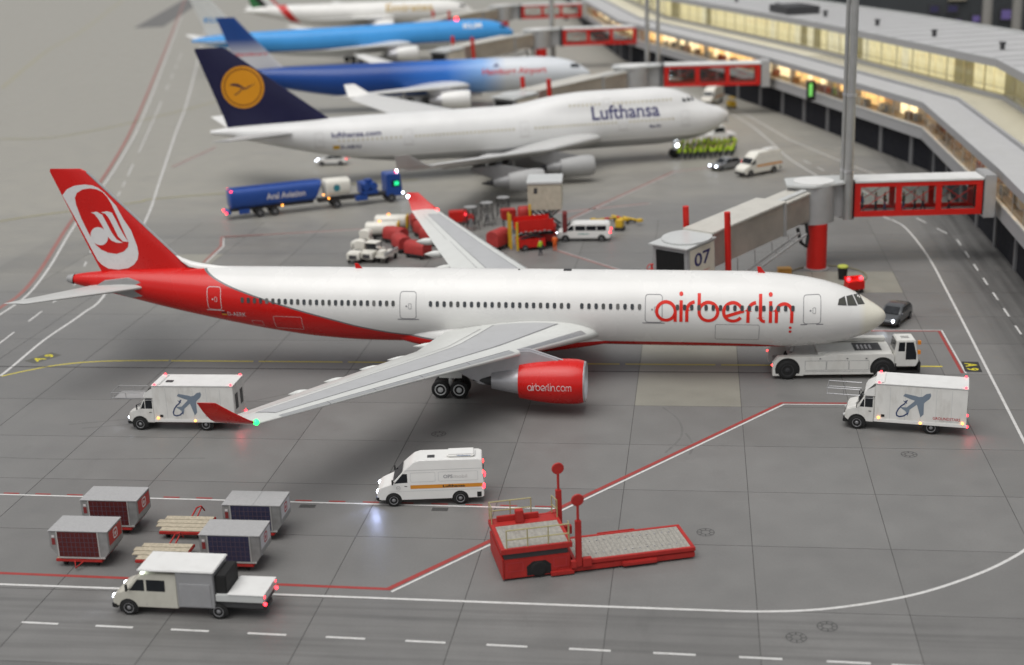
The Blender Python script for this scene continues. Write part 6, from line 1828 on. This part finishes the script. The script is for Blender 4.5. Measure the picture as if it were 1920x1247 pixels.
# light wire stands with round plates
for i, (x, y, lab) in enumerate(((-28.3, 63.0, 'grey wire stand with round white plate, left of three'), (-26.8, 65.2, 'grey wire stand with round white plate, middle of three'), (-25.3, 68.0, 'grey wire stand with round white plate, right of three'))):
    t = thing('wire_stand', lab, 'stand', (x, y, 0), .3*i, 'wire stands with round plates')
    MB().cyl((0, 0, 2.55), (0, 0, 2.6), .72, n=26).build('plate', GREY, t, smooth=True)
    m = MB()
    for k in range(6):
        a = 2*math.pi*k/6
        m.tube([(.95*math.cos(a), .95*math.sin(a), 0), (.7*math.cos(a+.5), .7*math.sin(a+.5), 2.56)], .04, 5)
        m.tube([(.9*math.cos(a), .9*math.sin(a), .3), (.72*math.cos(a+1.3), .72*math.sin(a+1.3), 2.2)], .035, 5)
        m.tube([(.85*math.cos(a), .85*math.sin(a), .9), (.85*math.cos(a+1.05), .85*math.sin(a+1.05), .9)], .03, 5)
        m.tube([(.76*math.cos(a), .76*math.sin(a), 1.7), (.76*math.cos(a+1.05), .76*math.sin(a+1.05), 1.7)], .03, 5)
    m.build('wire_legs', DGREY, t)
    B('hub', GREY, t, (-.2, .2, -.2, .2, .3, 1.2))
rv = thing('service_box', 'small red service vehicle with red lamp behind the far wing', 'service vehicle', (-29.9, 66.0, 0), R(10))
shell('body', [(-1.4, .3), (1.4, .3), (1.5, .8), (.9, 1.0), (.6, 1.5), (-1.4, 1.5)], .7, RED, rv, None, .06)
lamp('rear_lamp', rv, (.5, -.72, 1.2), .18, LEDR)
wheels(rv, (-.9, .9), .7, .3, .2)

# red and yellow lifting gear with beige catering box
sl_ = thing('scissor_lift', 'red scissor lift platform with yellow mast posts and silver trim', 'scissor lift', (-20.4, 54.2, 0), R(20))
B('base', RED, sl_, (-1.6, 1.2, -1.0, 1.0, .35, 1.25), bevel=.05)
B('platform', RED, sl_, (-1.7, 2.1, -1.1, 1.1, 2.0, 2.35), bevel=.04)
B('platform_rail', RED, sl_, (-1.7, 2.1, -1.1, -1.04, 2.352, 3.3)) ; B('platform_rail', RED, sl_, (-1.7, 2.1, 1.04, 1.1, 2.352, 3.3))
for k in range(7): MB().obox((-1.4+k*.5, -1.13, 2.05+.07*(k % 2)), (.3, .04, .12)).build('trim', SILVER, sl_)
for y in (-.8, .8):
    MB().beam((-1.4, y, 1.25), (1.4, y, 2.0), .14).build('scissor_arm', DGREY, sl_); MB().beam((1.0, y*.9, 1.25), (-1.4, y*.9, 2.0), .14).build('scissor_arm', DGREY, sl_)
wheels(sl_, (-1.0, .7), 1.0, .35, .22)
for i, (x, y, h) in enumerate(((-2.35, -.3, 3.9), (-2.3, .7, 3.9), (-1.85, -1.2, 3.2), (.2, 1.5, 4.4))):
    o = MB().box(x-.11, x+.11, y-.1, y+.1, .2, h).build('mast_post', YELLOW, sl_, bevel=.02)
for i, (x, y, z, w, lab) in enumerate(((-23.8, 61.2, 1.6, 1.5, 'small red box on thin legs left of the yellow posts'), (-21.8, 60.0, 2.0, 1.4, 'tall red rounded box behind the yellow posts'))):
    t = thing('red_equipment_box', lab, 'equipment', (x, y, 0), .3)
    if i: tank('housing', -.75, .75, .9, 3.3, 1.4, REDM, t, 0, .8)
    else: MB().prism([(-.8, 1.7), (.8, 1.3), (.8, 2.7), (-.8, 2.7)], 'y', -.6, .6).build('housing', REDM, t, bevel=.05)
    for a in (-.55, .55):
        for b in (-.45, .45): MB().beam((a, b, 0), (a, b, 1.6 if not i else .95), .08).build('leg', DGREY, t)
hl = thing('catering_truck', 'raised beige catering box with silver roof on dark scissor legs', 'catering truck', (-19.4, 59.0, 0), R(4))
bx = B('raised_box', PM('catering_beige', (.46, .43, .34), .5, var=.12, scale=1.5, dirt=.3), hl, (-1.85, 1.75, -1.2, 3.2, 3.3, 6.1), bevel=.04)
B('box_roof', LGREY, hl, (-1.95, 1.85, -1.3, 3.3, 6.102, 6.35), bevel=.04)
B('box_window', DGREY, bx, (-1.2, -.8, -1.215, -1.202, 5.1, 5.7))
for y in (-.9, 1.0, 2.8):
    MB().beam((-1.5, y, .9), (1.5, y, 3.3), .18).build('scissor_arm', DGREY, hl); MB().beam((1.5, y-.2, .9), (-1.5, y-.2, 3.3), .18).build('scissor_arm', DGREY, hl)
B('chassis', DGREY, hl, (-1.2, 1.2, -2.6, 3.2, .5, .9))
B('cab', REDM, hl, (-1.15, 1.15, -4.3, -2.62, .6, 2.3), bevel=.12)
B('cab_window', GLASS, hl, (1.152, 1.16, -3.9, -3.0, 1.4, 2.05)); B('windscreen', GLASS, hl, (-.95, .95, -4.315, -4.302, 1.4, 2.1))
for y in (-3.4, 2.0):
    for x in (-1.1, 1.1): MB().lathe((x-.15, y, .45), (.3, 0, 0), [(0, 0), (0, .36), (.2, .45), (.8, .45), (1, .36), (1, 0)], 18).build('wheel', BLACK, hl, smooth=True)
MB().prism([(-2.2, 1.0), (-1.4, 1.0), (-1.2, 3.2), (-2.0, 3.0)], 'x', 1.8, 2.3).build('side_net', PM('maroon_net', (.14, .02, .02), .7), hl, bevel=.05)

# apron workers
pv = person_mesh(HIVIS, CLOTH, HAIR, .25, .08); po_ = person_mesh(HIORANGE, HIORANGE, HAIR, .2, .05)
person(pv, 'worker in yellow green vest and dark trousers beside the red scissor lift', -19.2, 51.2, 0, R(150), 'apron workers')
person(po_, 'worker in orange overalls beside the red scissor lift', -17.9, 53.0, 0, R(100), 'apron workers')
# crowd in front of the jumbo nose wheel
pc = [person_mesh(HIVIS, CLOTH, h, a, s) for h, a, s in ((HAIR, .2, .03), (HELM, .35, .1), (HAIR, .1, .14))]
n = 0
for r in range(6):
    for c in range(11):
        x = -5.9+c*.72+random.uniform(-.15, .15)+.12*r; y = 104.0+r*1.55+c*.12+random.uniform(-.25, .25)
        person(pc[random.randrange(3)], 'worker in yellow green vest in the crowd under the jumbo nose', x, y, 0, random.uniform(0, 6.28), 'crowd in yellow green vests', random.uniform(.94, 1.04))

# small things
for i, (x, y, rz, lab) in enumerate(((-10.6, 65.9, 125, 'yellow towbar with small wheels, rightmost of the group'), (-12.0, 66.6, 120, 'yellow towbar with red band, second from the right'), (-13.4, 66.0, 40, 'yellow and red towbar behind the minibus'))):
    t = thing('towbar', lab, 'towbar', (x, y, 0), R(rz), 'yellow towbars')
    MB().tube([(-1.7, 0, .55), (1.7, 0, .35)], .11, 8).build('bar', YELLOW, t, smooth=True)
    B('head', YELLOW, t, (-2.0, -1.5, -.3, .3, .45, .75), bevel=.03)
    if i: MB().tube([(-.3, 0, .47), (.4, 0, .43)], .125, 8).build('red_band', RED, t, smooth=True)
    B('axle', DGREY, t, (-.1, .1, -.5, .5, .2, .35))
    for b in (-.5, .5): MB().lathe((0, b-.07, .22), (0, .14, 0), [(0, 0), (0, .22), (1, .22), (1, 0)], 12).build('wheel', BLACK, t, smooth=True)
t = thing('generator', 'small yellow generator trolley near the yellow towbars', 'generator', (-11.7, 62.4, 0), R(80))
B('housing', YELLOW, t, (-.5, .5, -.4, .4, .35, 1.2), bevel=.06)
B('base', DGREY, t, (-.6, .6, -.5, .5, .2, .348))
for a in (-.4, .4):
    for b in (-.45, .45): MB().lathe((a, b-.06, .18), (0, .12, 0), [(0, 0), (0, .18), (1, .18), (1, 0)], 12).build('wheel', BLACK, t, smooth=True)
t = thing('waste_bin', 'black bin with yellow green lid beside the red bridge pillar', 'bin', (10.3, 42.0, 0), 0)
MB().lathe((0, 0, 0), (0, 0, 1.15), [(0, 0), (0, .38), (.9, .46), (1, .46), (1, 0)], 18).build('body', BLACK, t, smooth=True)
MB().lathe((0, 0, 1.152), (0, 0, .22), [(0, 0), (0, .5), (.6, .48), (1, .3), (1, 0)], 18).build('lid', PM('lid_lime', (.42, .46, .08), .5), t, smooth=True)
hoop = [(9.0+3.6*math.cos(R(a)), 43.0+3.7*math.sin(R(a)), .07) for a in range(0, 361, 12)]
tag(MB().tube(hoop, .06, 6).build('ground_hose', PM('olive_hose', (.20, .18, .11), .6), None, smooth=True), 'thin olive hose laid in a ring round the bridge pillar', 'hose')
t = thing('supply_crate', 'orange crate on the ground left of the red bridge pillar', 'crate', (5.0, 43.2, 0), .2)
B('box', PM('crate_orange', (.5, .24, .05), .5), t, (-.6, .6, -.4, .4, 0, .7), bevel=.03); B('lid', PM('crate_lid', (.55, .3, .08), .5), t, (-.63, .63, -.43, .43, .702, .8), bevel=.02)
t = thing('marker_trolley', 'small red trolley with two lit red lamps behind the cockpit', 'trolley', (10.9, 37.4, 0), R(20))
B('body', RED, t, (-.8, .8, -.5, .5, .35, 1.15), bevel=.05); B('rail', RED, t, (-.8, .8, .4, .48, 1.152, 1.45), bevel=.02)
for a in (-.62, .55): lamp('warning_lamp', t, (a, -.1, 1.32), .19, LEDR)
for a in (-.5, .5):
    for b in (-.45, .45): MB().lathe((a, b-.06, .2), (0, .12, 0), [(0, 0), (0, .2), (1, .2), (1, 0)], 12).build('wheel', BLACK, t, smooth=True)
t = thing('valve_stand', 'small red valve stand with hand wheels left of the bridge cabin', 'valve stand', (-7.4, 39.0, 0), 0)
for k in range(3): MB().tube([(.45*math.cos(R(a)), -.1+.02*k, 1.0+.45*k+.4*math.sin(R(a))) for a in range(0, 361, 30)], .05, 6).build('hand_wheel', RED, t)
MB().cyl((0, 0, 0), (0, 0, 2.3), .1, n=10).build('riser', RED, t, smooth=True); MB().cyl((0, 0, 0), (0, 0, .12), .45, n=16).build('foot', RED, t, smooth=True)
# vehicles farther back
car('white car with bright headlamp under the jumbo tail', (-54.6, 103.5, 0), R(184), WHITE, True, 'small cars')
t = thing('belt_loader', 'long low white belt loader with red lamp by the blue airliner engine', 'belt loader', (-49.0, 163.0, 0), R(6))
B('belt_frame', WHITE, t, (-7, 7, -.8, .8, 1.2, 1.8), bevel=.06); B('chassis', GREY, t, (-4, 5, -1, 1, .5, 1.19), bevel=.05)
B('logo_panel', REDP, t, (-1.5, 2.2, -.815, -.802, 1.3, 1.65))
lamp('warning_lamp', t, (6.8, -.5, 2.0), .3, LEDR)
wheels(t, (-3, 4), 1.0, .45, .3)
t = thing('push_tractor', 'white tractor with cab behind the crowd under the jumbo nose', 'tractor', (-.6, 117.5, 0), R(20))
shell('body', [(-2.6, .4), (2.6, .4), (2.7, .9), (2.5, 1.4), (-2.6, 1.4)], 1.2, WHITE, t, None, .1)
shell('cab', [(-.9, 1.42), (1.2, 1.42), (.9, 2.5), (-.7, 2.5)], 1.0, WHITE, t, None, .08)
for sd in (1, -1): panel('side_window', [(-.7, 1.6), (.95, 1.6), (.75, 2.3), (-.6, 2.3)], lambda x, z: 1.0, GLASS, t, sd)
wheels(t, (-1.7, 1.7), 1.2, .55, .4)
high_van('small distant cream van parked below the second red gangway', (-1.0, 156, 0), R(250), False, 'high roof vans with orange stripe')
t = thing('cleaning_cart', 'small yellow cart in the shade of the far terminal', 'cart', (2.2, 150.5, 0), R(110))
B('body', YELLOW, t, (-.9, .9, -.55, .55, .35, 1.2), bevel=.05); B('canopy', YELLOW, t, (-.7, .5, -.5, .5, 1.75, 1.85), bevel=.03)
for a in (-.6, .4):
    for b in (-.42, .42): MB().beam((a, b, 1.2), (a, b, 1.75), .06).build('post', DGREY, t)
wheels(t, (-.6, .6), .55, .28, .18)
# far-off service vehicles on the apron beyond
for i, (x, y, rz, lab) in enumerate(((-40, 330, 10, 'distant white high roof van beyond the gold lettered airliner'), (-22, 262, 200, 'distant white high roof van under the farthest jet bridge'))):
    high_van(lab, (x, y, 0), R(rz), False, 'high roof vans with orange stripe')
